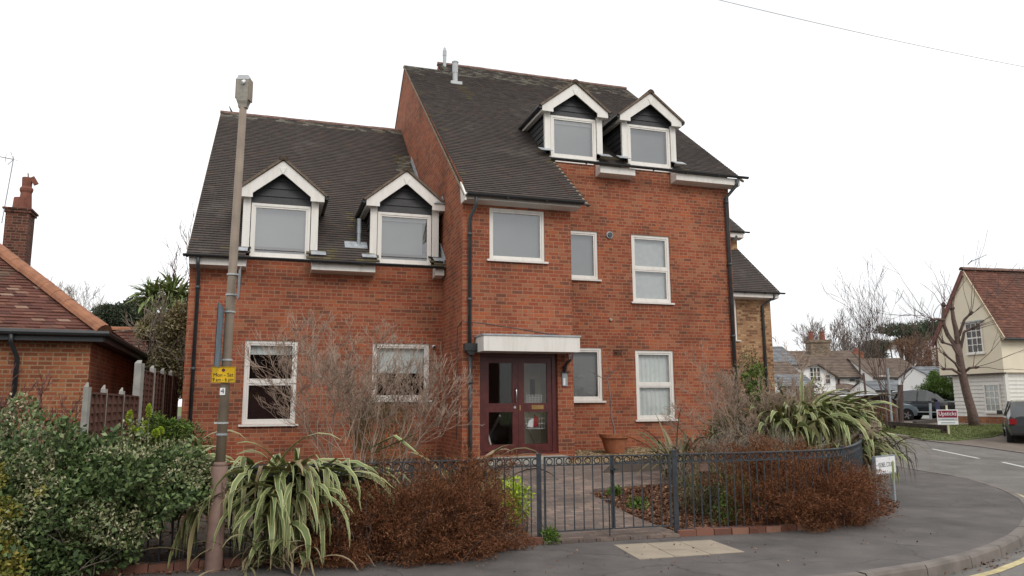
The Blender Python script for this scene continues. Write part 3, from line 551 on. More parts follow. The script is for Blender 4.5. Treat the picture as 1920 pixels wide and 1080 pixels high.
# verge boards / mortar lines
vm_ = plain('verge_mortar', (.24,.19,.13), .9, .3, 12)
for a, b, w_, h_ in (((-.015, -.25, zM(-.25)-.03), (-.015, 7.3, zM(7.3)-.03), .05, .035), ((-5.13, 1.45, zL(1.45)-.03), (-5.13, 7.8, zL(7.8)-.03), .04, .05), ((2.575, -.3, zM(-.3)-.03), (2.575, 1.9, zM(1.9)-.03), .05, .04), ((7.70, 1.6, zM(1.6)-.04), (7.70, 7.9, zM(7.9)-.04), .05, .05)): MB().bar(a, b, w_, h_).build('verge', vm_, H)
# lead flashing between the left roof and the gable
MB().bar((-.01, 4.15, zL(4.15)+.09), (-.01, 5.9, zL(5.9)+.09), .02, .14).build('lead_flashing', M['lead'], H); MB().bar((-.02, 1.5, zL(1.5)+.08), (-.02, 2.0, zL(2.0)+.12), .03, .12).build('lead_flashing', M['lead'], H); mb = MB(); mb.box(-.24, -.02, 1.58, 1.84, 5.93, 5.945); mb.face([(-.02, 1.55, 5.93), (-.02, 2.1, 5.93), (-.02, 1.75, 6.15)]); mb.face([(-.2, 1.6, 5.95), (-.02, 1.6, 5.95), (-.02, 1.75, 6.16)])
mb.build('lead_flashing', M['lead'], H)
# eaves boxes
def eaves_box(x0, x1, y0, y1, z0, z1):
    b = MB().prism_x([(y0, z0), (y0, z1), (y1, z1+.1), (y1, z0-.03)], x0, x1).build('eaves_box', M['wpaint'], H, bevel=.004); return b
eaves_box(-5.10, -4.05, 1.5, VL, 4.32, 4.46); eaves_box(-2.79, -1.50, 1.5, VL, 4.32, 4.46); eaves_box(-.22, -.03, 1.5, VL, 4.32, 4.46)
eaves_box(0.0, 2.42, -.27, 0, 5.56, 5.68); eaves_box(3.76, 4.68, 1.62, VM, 7.0, 7.17); eaves_box(5.80, 7.62, 1.62, VM, 7.0, 7.17)
MB().prism_x([(-.30, 5.52), (-.30, 5.64), (-.02, 5.90), (.10, 6.0), (.02, 5.52)], -.035, -.003).build('barge_end', M['pvc'], H)
for a, b in ((2.46, 3.7), (4.66, 5.84)): MB().box(a, b, VM-.03, VM-.002, 7.25, 7.32).build('sill_board', M['pvc'], H)
# gutters
def gutter(a, b, r=.052):
    a = Vector(a); b = Vector(b); mb = MB(); d = (b-a).normalized(); sd = Vector((0, 1, 0)); K = 8
    for rr, fl in ((r, 0), (r-.008, 1)):
        for k in range(K):
            A0 = PI+PI*k/K; A1 = PI+PI*(k+1)/K; o = lambda A, c: c+sd*math.cos(A)*rr+Vector((0, 0, math.sin(A)*rr)); mb.face([o(A0, a), o(A0, b), o(A1, b), o(A1, a)])
    for c in (a, b): mb.face([c+sd*math.cos(PI+PI*k/K)*r+Vector((0, 0, math.sin(PI+PI*k/K)*r)) for k in range(K+1)])
    n = int((b-a).length/.9)
    for i in range(1, n+1): c = a.lerp(b, i/(n+1)); mb.box(c.x-.012, c.x+.012, c.y-.058, c.y+.05, c.z-.062, c.z-.045)
    return mb.build('gutter', M['black'], H)
gutter((-5.2, 1.42, 4.50), (-.06, 1.42, 4.50)); gutter((.0, -.33, 5.66), (2.46, -.33, 5.66)); gutter((2.5, 1.56, 7.22), (7.82, 1.56, 7.22))
def pipe(pts, r=.036, mat_='pipe', name='downpipe', collars=()):
    mb = MB().tube(pts, r, 10)
    for z in collars: mb.tube([(pts[-1][0], pts[-1][1], z-.03), (pts[-1][0], pts[-1][1], z+.03)], r*1.3, 10)
    return mb.build(name, M[mat_], H, smooth=True)
pipe([(-4.93, 1.44, 4.46), (-4.93, 1.46, 4.3), (-4.93, VL-.06, 4.15), (-4.93, VL-.06, 0)], collars=(3.9, 2.3, 1.0))
pipe([(.20, -.30, 5.62), (.20, -.28, 5.45), (.135, -.055, 5.22), (.135, -.055, 2.74)], collars=(4.9, 3.6)); pipe([(.15, -.055, 2.6), (.15, -.055, .3)], collars=(2.0,))
MB().box(.02, .29, -.17, -.01, 2.60, 2.74).prism([(.05, 2.60), (.25, 2.60), (.19, 2.52), (.10, 2.52)], -.15, -.02).build('rainwater_hopper', M['black'], H, bevel=.005)
pipe([(7.52, 1.58, 7.15), (7.50, 1.6, 7.0), (7.34, VM-.06, 6.72), (7.34, VM-.06, 0)], r=.045, collars=(6.6, 5.0, 3.2))
# windows
window(H, -4.0, -2.99, 1.22, 2.88, VL, sashes=(2.05,), blind='netpale', blind_top=.86, refl='glass2', mat_='wpaint', label='tall white sash window with a short pale blind over a dark room')
window(H, -1.48, -.28, 1.68, 2.87, VL, blind='netpale', blind_top=.47, refl='glass2', mat_='wpaint', label='square white window with a pale blind half down behind bare twigs')
window(H, .55, 1.72, 4.43, 5.49, 0, blind='net', fw=.05, label='wide plain white window over the entrance canopy')
window(H, 2.95, 3.77, 4.46, 5.62, VM, blind='net', blind_top=0, fw=.06, label='narrow upper window half hidden by the projecting entrance block')
window(H, 3.0, 3.81, 1.64, 2.86, VM, blind='net', slats=True, refl='glass2', fw=.065, label='narrow lower window with a grey slatted blind beside the entrance')
window(H, 4.66, 5.69, 3.97, 5.62, VM, sashes=(4.79,), blind='netpale', slats=True, label='upper two-light white window with slatted blinds')
window(H, 4.67, 5.68, 1.2, 2.82, VM, sashes=(2.01,), blind='netpale', refl='glass2', label='lower two-light white window with hanging net curtains')
# dormers
def dormer(c, v, z0, z1, zr, zb, slope_v, label, left_clip=None, right_clip=None):
    """dormer (cheeks, boarding) > window_frame pieces, barge_board, pilaster, dormer_roof ..."""
    hw = .58; yb = slope_v(zr+.1); zt = zb+.16
    mb = MB()
    for s_ in (-1, 1):                              # boarded cheeks
        x = c+s_*.70
        nb = 9; zz0 = z0-.15
        for i in range(nb):
            a, b = zz0+(zb+.12-zz0)*i/nb, zz0+(zb+.12-zz0)*(i+1)/nb
            mb.face([(x+s_*.018, v+.02, a), (x+s_*.018, yb, a), (x, yb, b), (x, v+.02, b)]); mb.face([(x, v+.02, a), (x, yb, a), (x+s_*.018, yb, a), (x+s_*.018, v+.02, a)])
    yb0 = v+.02; nb = 4; ztop = zr-.22; zlo = z1-.0
    for i in range(nb):                             # boarding in the gable over the window
        a, b = zlo+(ztop-zlo)*i/nb, zlo+(ztop-zlo)*(i+1)/nb
        wa = .66 if a < zb+.1 else max(0.02, .66*(zr-.12-a)/(zr-.12-zb-.1)); wb = .66 if b < zb+.1 else max(0.02, .66*(zr-.12-b)/(zr-.12-zb-.1))
        mb.face([(c-wa, yb0-.02, a), (c+wa, yb0-.02, a), (c+wb, yb0, b), (c-wb, yb0, b)]); mb.face([(c-wa, yb0, a), (c+wa, yb0, a), (c+wa, yb0-.02, a), (c-wa, yb0-.02, a)])
    D = mb.build('dormer', M['boards'], H); D['label'] = label
    # window
    u0, u1 = c-.585, c+.585; fw = .055; y0, y1 = v-.02, v+.06; w = MB()
    w.box(u0, u0+fw, y0, y1, z0, z1); w.box(u1-fw, u1, y0, y1, z0, z1); w.box(u0+fw, u1-fw, y0, y1, z1-fw, z1); w.box(u0+fw, u1-fw, y0, y1, z0, z0+fw)
    i_ = .035; X0, X1, Z0, Z1 = u0+fw, u1-fw, z0+fw, z1-fw; w.box(X0, X0+i_, y0+.012, y1, Z0, Z1); w.box(X1-i_, X1, y0+.012, y1, Z0, Z1); w.box(X0+i_, X1-i_, y0+.012, y1, Z1-i_, Z1); w.box(X0+i_, X1-i_, y0+.012, y1, Z0, Z0+i_); w.box(u0-.05, u1+.05, v-.06, v+.02, z0-.03, z0-.002)
    w.build('window_frame', M['pvc'], D)
    MB().face([(X0, y0+.04, Z0), (X1, y0+.04, Z0), (X1, y0+.04, Z1), (X0, y0+.04, Z1)]).build('pane', M['glass'], D)
    xe = X1+.02-(.14 if abs(c+.85) < .1 else 0); MB().face([(X0-.02, y1+.05, Z0-.02), (xe, y1+.05, Z0-.02), (xe, y1+.05, Z1+.02), (X0-.02, y1+.05, Z1+.02)]).build('blind', M['net'], D)
    if xe < X1: MB().face([(xe-.01, y1+.12, Z0-.02), (X1+.02, y1+.12, Z0-.02), (X1+.02, y1+.12, Z1+.02), (xe-.01, y1+.12, Z1+.02)]).build('dark_room_gap', M['room'], D)  # dark sheet coloured as the room's shade in the gap beside the blind
    if abs(c-3.2) < .1 or abs(c+.85) < .1:
        bs = MB(); [bs.box(X0, X1, y1+.02, y1+.035, Z1-.04-.022*i, Z1-.025-.022*i) for i in range(4)]; bs.build('raised_slat_blind', M['netpale'], D)
    for s_ in (-1, 1): MB().box(min(c+s_*.60, c+s_*.745), max(c+s_*.60, c+s_*.745), v-.045, v+.03, z0+.17, zb+.04).build('pilaster', M['pvc'], D, bevel=.004)
    W_ = .85; mbb = MB(); yf = v-.18
    for s_ in (-1, 1):
        pl_ = [(c+s_*W_, zb), (c+s_*W_, zb+.13), (c+s_*.0, zr), (c+s_*.0, zr-.27), (c+s_*.57, zb+.09), (c+s_*.57, zb)]
        if s_ < 0: pl_ = pl_[::-1]
        MB().prism(pl_, yf, yf+.03).build('barge_board', M['pvc'], D, bevel=.003)
    MB().prism([(c-.07, zr-.16), (c+.07, zr-.16), (c, zr-.30)], yf-.012, yf-.001).build('barge_drop', M['pvc'], D)
    # soffit returns, side gutters
    for s_ in (-1, 1):
        x = c+s_*.80; ye = slope_v(zb+.05); g = MB().box(min(x-.06*s_, x+.05*s_), max(x-.06*s_, x+.05*s_), yf+.03, ye, zb-.0, zb+.07); g.build('dormer_fascia', M['wpaint'], D)
    for s_ in (-1, 1):
        x = c+s_*.90; g = MB().tube([(x, yf+.0, zb+.10), (x, slope_v(zb+.12), zb+.10)], .045, 8); g.build('dormer_gutter', M['black'], D)
    for s_ in (-1, 1): MB().bar((c+s_*.90, yf-.01, zb+.125), (c+s_*.02, yf-.01, zr+.03), .06, .045).build('dormer_verge', M['verge'], D)
    t = MB()
    for s_ in (-1, 1):
        e0, e1 = (c+s_*.92, yf-.04, zb+.11), (c+s_*.92, slope_v(zb+.11)+.05, zb+.11); r0, r1 = (c, yf-.04, zr+.03), (c, slope_v(zr)+.1, zr+.03)
        if s_ < 0: tiles(t, e1, e0, r1, r0, gauge=.1)
        else: tiles(t, e0, e1, r0, r1, gauge=.1)
        t.face([(c+s_*.90, yf, zb+.09), (c+s_*.90, e1[1], zb+.09), (c, r1[1], zr-.01), (c, yf, zr-.01)])
    ridge_tiles(t, (c, yf-.05, zr+.05), (c, slope_v(zr)+.1, zr+.05), r=.09, mi=1)
    t.build('dormer_roof', [M['tile'], M['verge']], D)
    # lead aprons at the feet
    for s_ in (-1, 1):
        a, b = c+s_*.60, c+s_*.93; l_ = MB().bar(((a+b)/2, v-.24, z0+.02+.16-.2*.85+.05), ((a+b)/2, v-.02, z0+.18+.01), .30, .008, up=(0, 0, 1)); l_.build('lead_apron', M['lead'], D)
    return D
vL = lambda z: 1.45+(z-4.49)/SLL; vM = lambda z: (z-5.86)/SLM
dormer(-3.42, VL, 4.585, 5.70, 6.60, 5.78, vL, 'left dormer of the low roof, nearest the lamp post')
dormer(-.85, VL, 4.585, 5.70, 6.60, 5.78, vL, 'right dormer of the low roof, against the brick gable')
dormer(3.20, VM, 7.37, 8.40, 9.20, 8.42, vM, 'left dormer of the high roof')
dormer(5.22, VM, 7.37, 8.40, 9.20, 8.42, vM, 'right dormer of the high roof')
# entrance: canopy, doors, hall
CZ0, CZ1 = 2.57, 2.86; cn = MB().box(.26, 2.20, -.60, -.002, CZ0, CZ1).build('canopy', M['pvc'], H, bevel=.006)
MB().box(.24, 2.22, -.62, -.003, CZ1+.001, CZ1+.03).build('canopy_flashing', M['lead'], cn)
DY = .06; df = MB(); df.box(.35, .45, DY, DY+.09, .62, 2.60); df.box(1.86, 1.96, DY, DY+.09, .62, 2.60); df.box(.45, 1.86, DY, DY+.09, 2.50, 2.60); df.box(.35, 1.96, DY-.04, DY+.1, .58, .66)
DF = df.build('door_frame', M['maroon'], H)
for a, b in ((.452, 1.153), (1.157, 1.858)):
    l_ = MB(); st = .10; y0, y1 = DY+.02, DY+.065; l_.box(a, a+(st if a < 1 else .12), y0, y1, .67, 2.495); l_.box(b-(st if a > 1 else .12), b, y0, y1, .67, 2.495)
    xa, xb = a+(st if a < 1 else .12), b-(st if a > 1 else .12); l_.box(xa, xb, y0, y1, .67, .81); l_.box(xa, xb, y0, y1, 2.38, 2.495); l_.box(xa, xb, y0, y1, 1.43, 1.60)
    d_ = l_.build('door_leaf', M['maroon'], H, bevel=.004)
    MB().face([(xa, y0+.02, .81), (xb, y0+.02, .81), (xb, y0+.02, 1.43), (xa, y0+.02, 1.43)]).face([(xa, y0+.02, 1.60), (xb, y0+.02, 1.60), (xb, y0+.02, 2.38), (xa, y0+.02, 2.38)]).build('pane', M['glass2'], d_)
    if a < 1:
        MB().tube([(1.10, y0, 1.62), (1.10, y0-.05, 1.64), (1.10, y0-.06, 1.70), (1.10, y0-.06, 1.82), (1.10, y0-.05, 1.88), (1.10, y0, 1.90)], .012, 8).build('door_handle', M['chrome'], d_, smooth=True)
        MB().tube([(1.08, y0-.012, 1.52), (1.08, y0+.01, 1.52)], .025, 14).build('door_lock', M['chrome'], d_)
    else:
        MB().box(1.43, 1.68, y0-.008, y0-.001, 1.48, 1.56).build('letter_slot', M['brass'], d_); MB().box(1.175, 1.205, y0-.008, y0-.001, 1.46, 1.56).build('keyhole_plate', M['brass'], d_)
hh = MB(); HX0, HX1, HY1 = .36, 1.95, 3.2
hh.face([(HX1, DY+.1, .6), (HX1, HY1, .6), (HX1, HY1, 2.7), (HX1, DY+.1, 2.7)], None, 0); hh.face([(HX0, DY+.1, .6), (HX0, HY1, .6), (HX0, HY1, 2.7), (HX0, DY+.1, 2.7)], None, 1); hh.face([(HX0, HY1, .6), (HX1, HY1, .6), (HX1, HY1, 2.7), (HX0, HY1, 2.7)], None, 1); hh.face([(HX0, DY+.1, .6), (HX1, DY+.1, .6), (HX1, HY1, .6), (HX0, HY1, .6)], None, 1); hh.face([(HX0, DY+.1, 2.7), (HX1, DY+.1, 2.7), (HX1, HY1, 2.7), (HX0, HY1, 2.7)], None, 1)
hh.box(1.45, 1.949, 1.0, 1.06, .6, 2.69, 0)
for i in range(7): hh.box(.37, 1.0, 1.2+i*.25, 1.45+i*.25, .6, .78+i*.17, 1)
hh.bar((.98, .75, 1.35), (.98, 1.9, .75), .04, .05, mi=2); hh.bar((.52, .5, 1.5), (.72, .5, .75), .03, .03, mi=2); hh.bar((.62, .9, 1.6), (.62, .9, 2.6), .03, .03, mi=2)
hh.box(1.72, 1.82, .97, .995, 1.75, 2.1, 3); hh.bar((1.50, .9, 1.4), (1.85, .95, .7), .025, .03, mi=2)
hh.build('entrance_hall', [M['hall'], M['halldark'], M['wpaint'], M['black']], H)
wb = MB()
for i in range(6): wb.bar((1.38+i*.062, .22, 1.62), (1.38+i*.062, .22, 1.76), .006, .006)
for i in range(4): wb.bar((1.37, .22, 1.62+i*.046), (1.70, .22, 1.62+i*.046), .006, .006)
for i in range(8): wb.bar((1.36+i*.055, .22, 1.10), (1.36+i*.055, .22, 1.42), .005, .005)
for z in (1.10, 1.2, 1.3, 1.42): wb.bar((1.35, .22, z), (1.76, .22, z), .006, .006)
wb.build('letter_basket', M['white'], H)
pp = MB(); pp.face([(1.38, .21, 1.14), (1.52, .2, 1.12), (1.56, .2, 1.33), (1.42, .21, 1.26)]); pp.face([(1.50, .19, 1.13), (1.60, .19, 1.14), (1.62, .19, 1.3), (1.52, .19, 1.38)], None, 1); pp.build('loose_post', [M['white'], M['redlamp']], H)
MB().box(.25, 2.05, -.28, .02, .40, .585).build('door_step', M['concrete'], H, bevel=.01)
# wall things
ic = MB().box(2.05, 2.16, -.03, -.002, 1.93, 2.19).build('intercom', M['steel'], H, bevel=.004); MB().box(2.025, 2.185, -.05, -.001, 2.19, 2.205).build('hood', M['black'], ic)
MB().box(2.068, 2.11, -.034, -.031, 1.95, 2.09).build('name_panel', M['white'], ic)
wl = MB(); wl.tube([(2.10, -.02, 2.24), (2.10, -.06, 2.28), (2.10, -.09, 2.35), (2.12, -.14, 2.40), (2.17, -.17, 2.43)], [.035, .03, .03, .035, .02], 8); wl.box(2.075, 2.135, -.02, -.001, 2.2, 2.34)
wl.tube([(2.17, -.17, 2.42), (2.17, -.17, 2.45)], .03, 6); WL = wl.build('wall_lantern', M['black'], H)
g = MB().tube([(2.17, -.17, 2.45), (2.17, -.17, 2.60)], [.035, .07], 6).build('lantern_glass', M['glass'], WL); MB().tube([(2.17, -.17, 2.60), (2.17, -.17, 2.66)], [.085, .02], 6).build('lantern_cap', M['black'], WL)
r_ = MB()
for k in range(6): a = 2*PI*k/6; r_.bar((2.17+.037*math.cos(a), -.17+.037*math.sin(a), 2.45), (2.17+.072*math.cos(a), -.17+.072*math.sin(a), 2.60), .008, .008)
r_.build('lantern_bar', M['black'], WL)
MB().lathe(0, 0, [(.085, -.0), (.085, -.03), (.06, -.03), (.06, .0)], 20).build('vent_ring', M['steel'], H).matrix_local = Matrix.Translation((4.08, VM-.002, 5.555)) @ Matrix.Rotation(-PI/2, 4, 'X')
MB().tube([(4.085, VM-.05, 5.56), (4.085, VM-.003, 5.555)], .06, 16).build('vent_flap', M['black'], H)
MB().tube([(4.05, VM-.05, 3.52), (4.05, VM-.003, 3.52)], [.03, .045], 8).build('overflow_outlet', M['concrete'], H)
mb = MB(); [mb.box(4.10, 4.32, VM-.012, VM-.001, 2.68+i*.03, 2.70+i*.03) for i in range(5)]; mb.build('air_brick', M['dark_brick'], H)
sc_ = MB().tube([(-.20, VL-.16, 2.79), (-.18, VL-.06, 2.81), (-.18, VL, 2.81)], [.03, .025, .04], 10).build('security_camera', M['white'], H); MB().tube([(-.205, VL-.185, 2.785), (-.20, VL-.158, 2.79)], [.028, .03], 10).build('camera_lens', M['black'], sc_)
MB().tube([(1.93, -.03, 2.94), (1.93, -.002, 2.94)], [.03, .04], 8).build('cable_box', M['pipe'], H)
cb = MB(); cb.tube([(.0-.006, .40, .9), (-.006, .40, 2.98), (-.006, .36, 3.1), (-.006, .02, 3.17), (.02, -.006, 3.17), (.4, -.006, 3.15), (1.2, -.006, 3.05), (1.9, -.012, 2.95)], .007, 5); cb.build('wall_cable', M['pipe'], H)
# flues and pipes on the roofs
fl = MB(); x, y = 1.34, 6.35; z = zM(y); fl.tube([(x, y, z-.1), (x, y, z+.28)], .075, 16); fl.tube([(x, y, z+.28), (x, y, z+.62)], .085, 16); fl.tube([(x, y, z+.60), (x, y, z+.63)], .10, 16); fl.box(x-.17, x+.17, y-.2, y+.05, z-.14, z-.05); fl.build('flue', M['flue'], H, smooth=False)
fl = MB(); x, y = 1.33, 7.75; z = zM(y); fl.tube([(x, y, z-.1), (x, y, z+.34)], .055, 12); fl.tube([(x, y, z+.34), (x, y, z+.52)], .062, 12); fl.tube([(x, y, z+.52), (x, y, z+.62)], [.05, .03], 12); fl.build('flue', M['flue'], H)
MB().tube([(-1.80, 2.05, 4.9), (-1.80, 2.05, 5.25)], .04, 12).tube([(-1.80, 2.05, 5.25), (-1.80, 2.05, 5.58)], .046, 12).build('soil_vent_pipe', M['steel'], H); MB().face([(-2.1, 1.9, zL(1.9)+.03), (-1.62, 1.9, zL(1.9)+.03), (-1.62, 2.1, zL(2.1)+.04), (-2.1, 2.1, zL(2.1)+.04)]).build('lead_slate', M['lead'], H)
MB().tube([(-4.86, 7.8, zL(7.8)+.05), (-4.93, 7.8, zL(7.8)+.2)], [.03, .012], 6).build('ridge_clip', M['black'], H)
# --- rear wing, buff brick
V3 = 7.3; U3 = 12.6
mb = MB(); wall_grid(mb, 7.46, U3, 0, 5.35, V3, [(10.5, 11.25, 3.62, 5.1)]); mb.face([(U3, V3, 0), (U3, 20, 0), (U3, 20, 5.2), (U3, 11.6, 9.0), (U3, V3, 5.4)], None, 0)
mb.build('rear_wing_wall', M['buff'], H)
mb = MB(); sl3 = .86; z3 = lambda v: 5.2+sl3*(v-V3+.35); tiles(mb, (7.3, V3-.35, 5.2), (U3+.2, V3-.35, 5.2), (7.3, 12, z3(12)), (U3+.2, 12, z3(12)), gauge=.12, tw=.2); mb.face([(7.3, V3-.3, 5.15), (U3+.2, V3-.3, 5.15), (U3+.2, 12, z3(12)-.05), (7.3, 12, z3(12)-.05)]); mb.face([(7.3, 12, z3(12)-.05), (U3+.2, 12, z3(12)-.05), (U3+.2, 16.6, 5.2), (7.3, 16.6, 5.2)])
mb.build('rear_wing_roof', TM, H)
MB().prism_x([(V3-.32, 5.04), (V3-.32, 5.18), (V3, 5.3), (V3, 5.0)], 7.5, U3+.12).build('eaves_box', M['wpaint'], H)
gutter((7.5, V3-.38, 5.22), (U3+.32, V3-.38, 5.22))
pipe([(U3-.05, V3-.34, 5.15), (U3-.08, V3-.3, 5.05), (U3-.36, V3-.06, 4.8), (U3-.36, V3-.06, 0)], r=.045)
window(H, 10.3, 11.28, 3.62, 5.35, V3, blind='netpale', fw=.13, label='white window of the buff rear wing, mostly hidden by the corner', room=False)
# upper rear block
V4 = 9.2; U4 = 12.75
mb = MB(); mb.box(7.46, U4, V4, 20, 5, 7.62, 0); mb.build('upper_block_wall', [M['buff']], H)
mb = MB(); z4 = lambda v: 7.75+.8*(v-V4+.3); tiles(mb, (7.3, V4-.3, 7.75), (U4+.2, V4-.3, 7.75), (7.3, 13, z4(13)), (U4+.2, 13, z4(13)), gauge=.12, tw=.2); mb.face([(7.3, V4-.25, 7.7), (U4+.2, V4-.25, 7.7), (U4+.2, 13, z4(13)-.05), (7.3, 13, z4(13)-.05)]); mb.build('upper_block_roof', TM, H)
MB().prism_x([(V4-.28, 7.55), (V4-.28, 7.72), (V4, 7.8), (V4, 7.5)], 7.5, U4+.1).build('eaves_box', M['wpaint'], H)
gutter((7.5, V4-.33, 7.77), (U4+.32, V4-.33, 7.77)); pipe([(U4-.2, V4-.3, 7.6), (U4-.38, V4-.06, 7.4), (U4-.38, V4-.06, 5)], r=.045)
# ================================================================= RAILINGS AND GATE
def plen(P): return sum((P[i+1]-P[i]).length for i in range(len(P)-1))
def railings(name, P, label, cat, posts, z0=.07, z1=.965, ringr=.036, base=.0):
    o = empty(name, (P[0].x, P[0].y, base), 0, label, cat); o0 = P[0]
    n = max(2, int(plen(P)/.108)); Q = [p-o0 for p in resample(P, n)]
    up = lambda p, z: Vector((p.x, p.y, z))
    def rail(z, w, h, nm):
        mb = MB()
        for i in range(n): mb.bar(up(Q[i], z), up(Q[i+1], z), w, h)
        mb.build(nm, M['iron'], o)
    rail(z1, .045, .014, 'top_rail'); rail(z1-.095, .012, .014, 'middle_rail'); rail(z0, .03, .012, 'bottom_rail')
    mb = MB()
    for i in range(1, n): mb.bar(up(Q[i], z0), up(Q[i], z1), .014, .014)
    mb.build('bar_panel', M['iron'], o)
    mb = MB()
    for i in range(n):
        c = up(Q[i].lerp(Q[i+1], .5), z1-.05); d = (Q[i+1]-Q[i]).normalized(); K = 12
        mb.tube([c+d*math.cos(2*PI*k/K)*ringr+Vector((0, 0, math.sin(2*PI*k/K)*ringr)) for k in range(K+1)], .0065, 4, cap=False)
    mb.build('ring_frieze', M['iron'], o)
    for (p, r, h) in posts:
        q = Vector((p[0], p[1], 0))-o0; MB().box(q.x-r, q.x+r, q.y-r, q.y+r, 0, h).box(q.x-r-.006, q.x+r+.006, q.y-r-.006, q.y+r+.006, h, h+.015).build('post', M['iron'], o)
    return o
def sub(P, a, b):                    # part of a polyline by x
    return [p for p in P if a <= p.x <= b]
FL = [p for p in FENCE if p.x <= .28]; gl = Vector((.31, 8.98, 0)); gr = Vector((1.97, 9.42, 0)); FR = [gr+Vector((.03, .008, 0))]+[p for p in FENCE if p.x >= 2.03]
railings('iron_railings', FL[8:]+[gl], 'black iron railings behind the left hedge, ending at the gate', 'railings', [((.30, 8.975), .028, 1.0), ((-2.0, 8.16), .02, .97), ((-4.5, 7.35), .02, .97)])
railings('iron_railings', FR, 'black iron railings curving round the corner right of the gate', 'railings', [((1.985, 9.42), .028, 1.0), ((4.5, 10.45), .02, .98), ((5.93, 12.96), .055, 1.03)])
for nm, a, b, lb in (('gate', gl+Vector((.06, .016, 0)), gl.lerp(gr, .53)-Vector((.01, 0, 0)), 'left leaf of the black iron garden gate, with the drop bolt'), ('gate', gl.lerp(gr, .53)+Vector((.01, 0, 0)), gr-Vector((.05, .013, 0)), 'right leaf of the black iron garden gate')):
    g = railings(nm, [a, b], lb, 'gate', [], z0=.12); d = (b-a); 
    for q, w in ((Vector((0, 0, 0)), .018), (d, .018)): MB().box(q.x-w/2-.004, q.x+w/2+.004, q.y-.013, q.y+.013, .12, .97).build('stile', M['iron'], g)
    if 'left' in lb:
        MB().tube([(d.x-.04, d.y-.03, .46), (d.x-.04, d.y-.03, .015)], .008, 6).tube([(d.x-.12, d.y-.04, .455), (d.x-.02, d.y-.03, .46)], .008, 6).build('drop_bolt', M['iron'], g)
    else: MB().box(-.03, .06, -.05, -.02, .80, .815).box(.0, .02, -.05, -.03, .77, .83).build('latch', M['iron'], g)
# little brown notice on the right railings
p = FENCE[-26]; nm_ = tag(MB().box(-.055, .055, -.006, .006, -.045, .045).build('notice_plate', plain('rusty_plate', (.12,.07,.05), .7, .3, 20)), 'small brown blank plate fixed on the railings right of the gate', 'plate'); nm_.location = (2.36, 9.47, .80); nm_.rotation_euler = (0, 0, .2)
# brick edging under the railings
def edging(P, label):
    n = int(plen(P)/.222); Q = resample(P, n); o0 = Q[0]; o = empty('brick_edging', (o0.x, o0.y, 0), 0, label, 'edging'); mb = MB(); mi = 0
    for i in range(n):
        a, b = Q[i]-o0, Q[i+1]-o0; d = (b-a).normalized(); s_ = Vector((d.y, -d.x, 0)); a = a+d*.005; b = b-d*.005; h = .075+random.uniform(-.006, .006)
        mb.bar(a+s_*.02+Vector((0, 0, h/2-.01)), b+s_*.02+Vector((0, 0, h/2-.01)), .15, h+.02, mi=0)
    mb.build('brick_course', island('edging_brick', [(0, (.13,.06,.045)), (.5, (.22,.10,.07)), (1, (.3,.17,.12))], .9), o); return o
edging([p for p in FENCE if -6 < p.x < .36], 'low course of red edging bricks under the left railings'); edging([gr]+[p for p in FENCE if p.x > 2.03], 'low course of edging bricks under the curved right railings')
o = empty('threshold_row', (gl.x, gl.y, 0), 0, 'flush row of brown bricks laid under the garden gate', 'edging'); mb = MB()
for i in range(8): a, b = (gr-gl)*(i/8+.003), (gr-gl)*((i+1)/8-.003); nn = Vector((.25, -.97, 0))*.06; mb.bar(a+nn+Vector((0, 0, -.02)), b+nn+Vector((0, 0, -.02)), .12, .11)
mb.build('brick_course', M['paving'], o)
# pale stone flags let into the pavement
for i, (a, b) in enumerate((((1148, 1022), (1330, 1013)),)):
    A, B, C_, D_ = (G(*q, .12) for q in ((1150, 1023), (1333, 1013), (1397, 1036), (1198, 1051)))
    for k in range(3):
        t0, t1 = k/3+.004, (k+1)/3-.004; mb = MB(); tp = [A.lerp(B, t0), A.lerp(B, t1), D_.lerp(C_, t1), D_.lerp(C_, t0)]; o0 = tp[0].copy(); tp = [t-o0 for t in tp]
        mb.face([(t.x, t.y, .006) for t in tp][::-1])
        for j in range(4): p, q = tp[j], tp[(j+1) % 4]; mb.face([(p.x, p.y, .006), (q.x, q.y, .006), (q.x, q.y, -.03), (p.x, p.y, -.03)])
        if k == 1: mb.box(.1, .34, -.42, -.38, .007, .0085)
        o = mb.build('stone_flag', M['flag']); o.location = (o0.x, o0.y, 0); tag(o, ('left', 'middle', 'right')[k]+' of three pale stone flags let into the asphalt by the gate', 'paving flag', 'pale stone flags in the pavement')
# ================================================================= LAMP POST WITH SIGNS
def text(s, size, loc, rot, mat_, parent, name, ext=.0006, align='CENTER', sx=1):
    c = bpy.data.curves.new(name, 'FONT'); c.body = s; c.size = size; c.align_x = align; c.align_y = 'CENTER'; c.extrude = ext; c.offset = 0.0
    t = bpy.data.objects.new('tmp', c); COL.objects.link(t); dg = bpy.context.evaluated_depsgraph_get(); me = bpy.data.meshes.new_from_object(t.evaluated_get(dg)); COL.objects.unlink(t); bpy.data.objects.remove(t)
    o = bpy.data.objects.new(name, me); COL.objects.link(o); me.materials.clear(); me.materials.append(mat_); o.location = loc; o.rotation_euler = rot; o.scale = (sx, 1, 1)
    if parent: o.parent = parent
    return o
bx, by = -2.935, 7.62; topw = at(456, 200, 7.66); lean = Vector((topw.x-bx, topw.y-by, 0)); LZ = topw.z
LPp = empty('lamp_post', (bx, by, -.02), 0, 'tall brownish steel street lamp post with parking plates at the kerbside hedge', 'lamp post')
pos = lambda z: Vector((lean.x*z/LZ, lean.y*z/LZ, z+.02))
MB().tube([pos(-.02), pos(.02), pos(1.0)], [.087, .083, .078], 20).tube([pos(1.0), pos(1.04)], [.078, .052], 20).build('base_sleeve', M['lamp_base'], LPp, smooth=True)
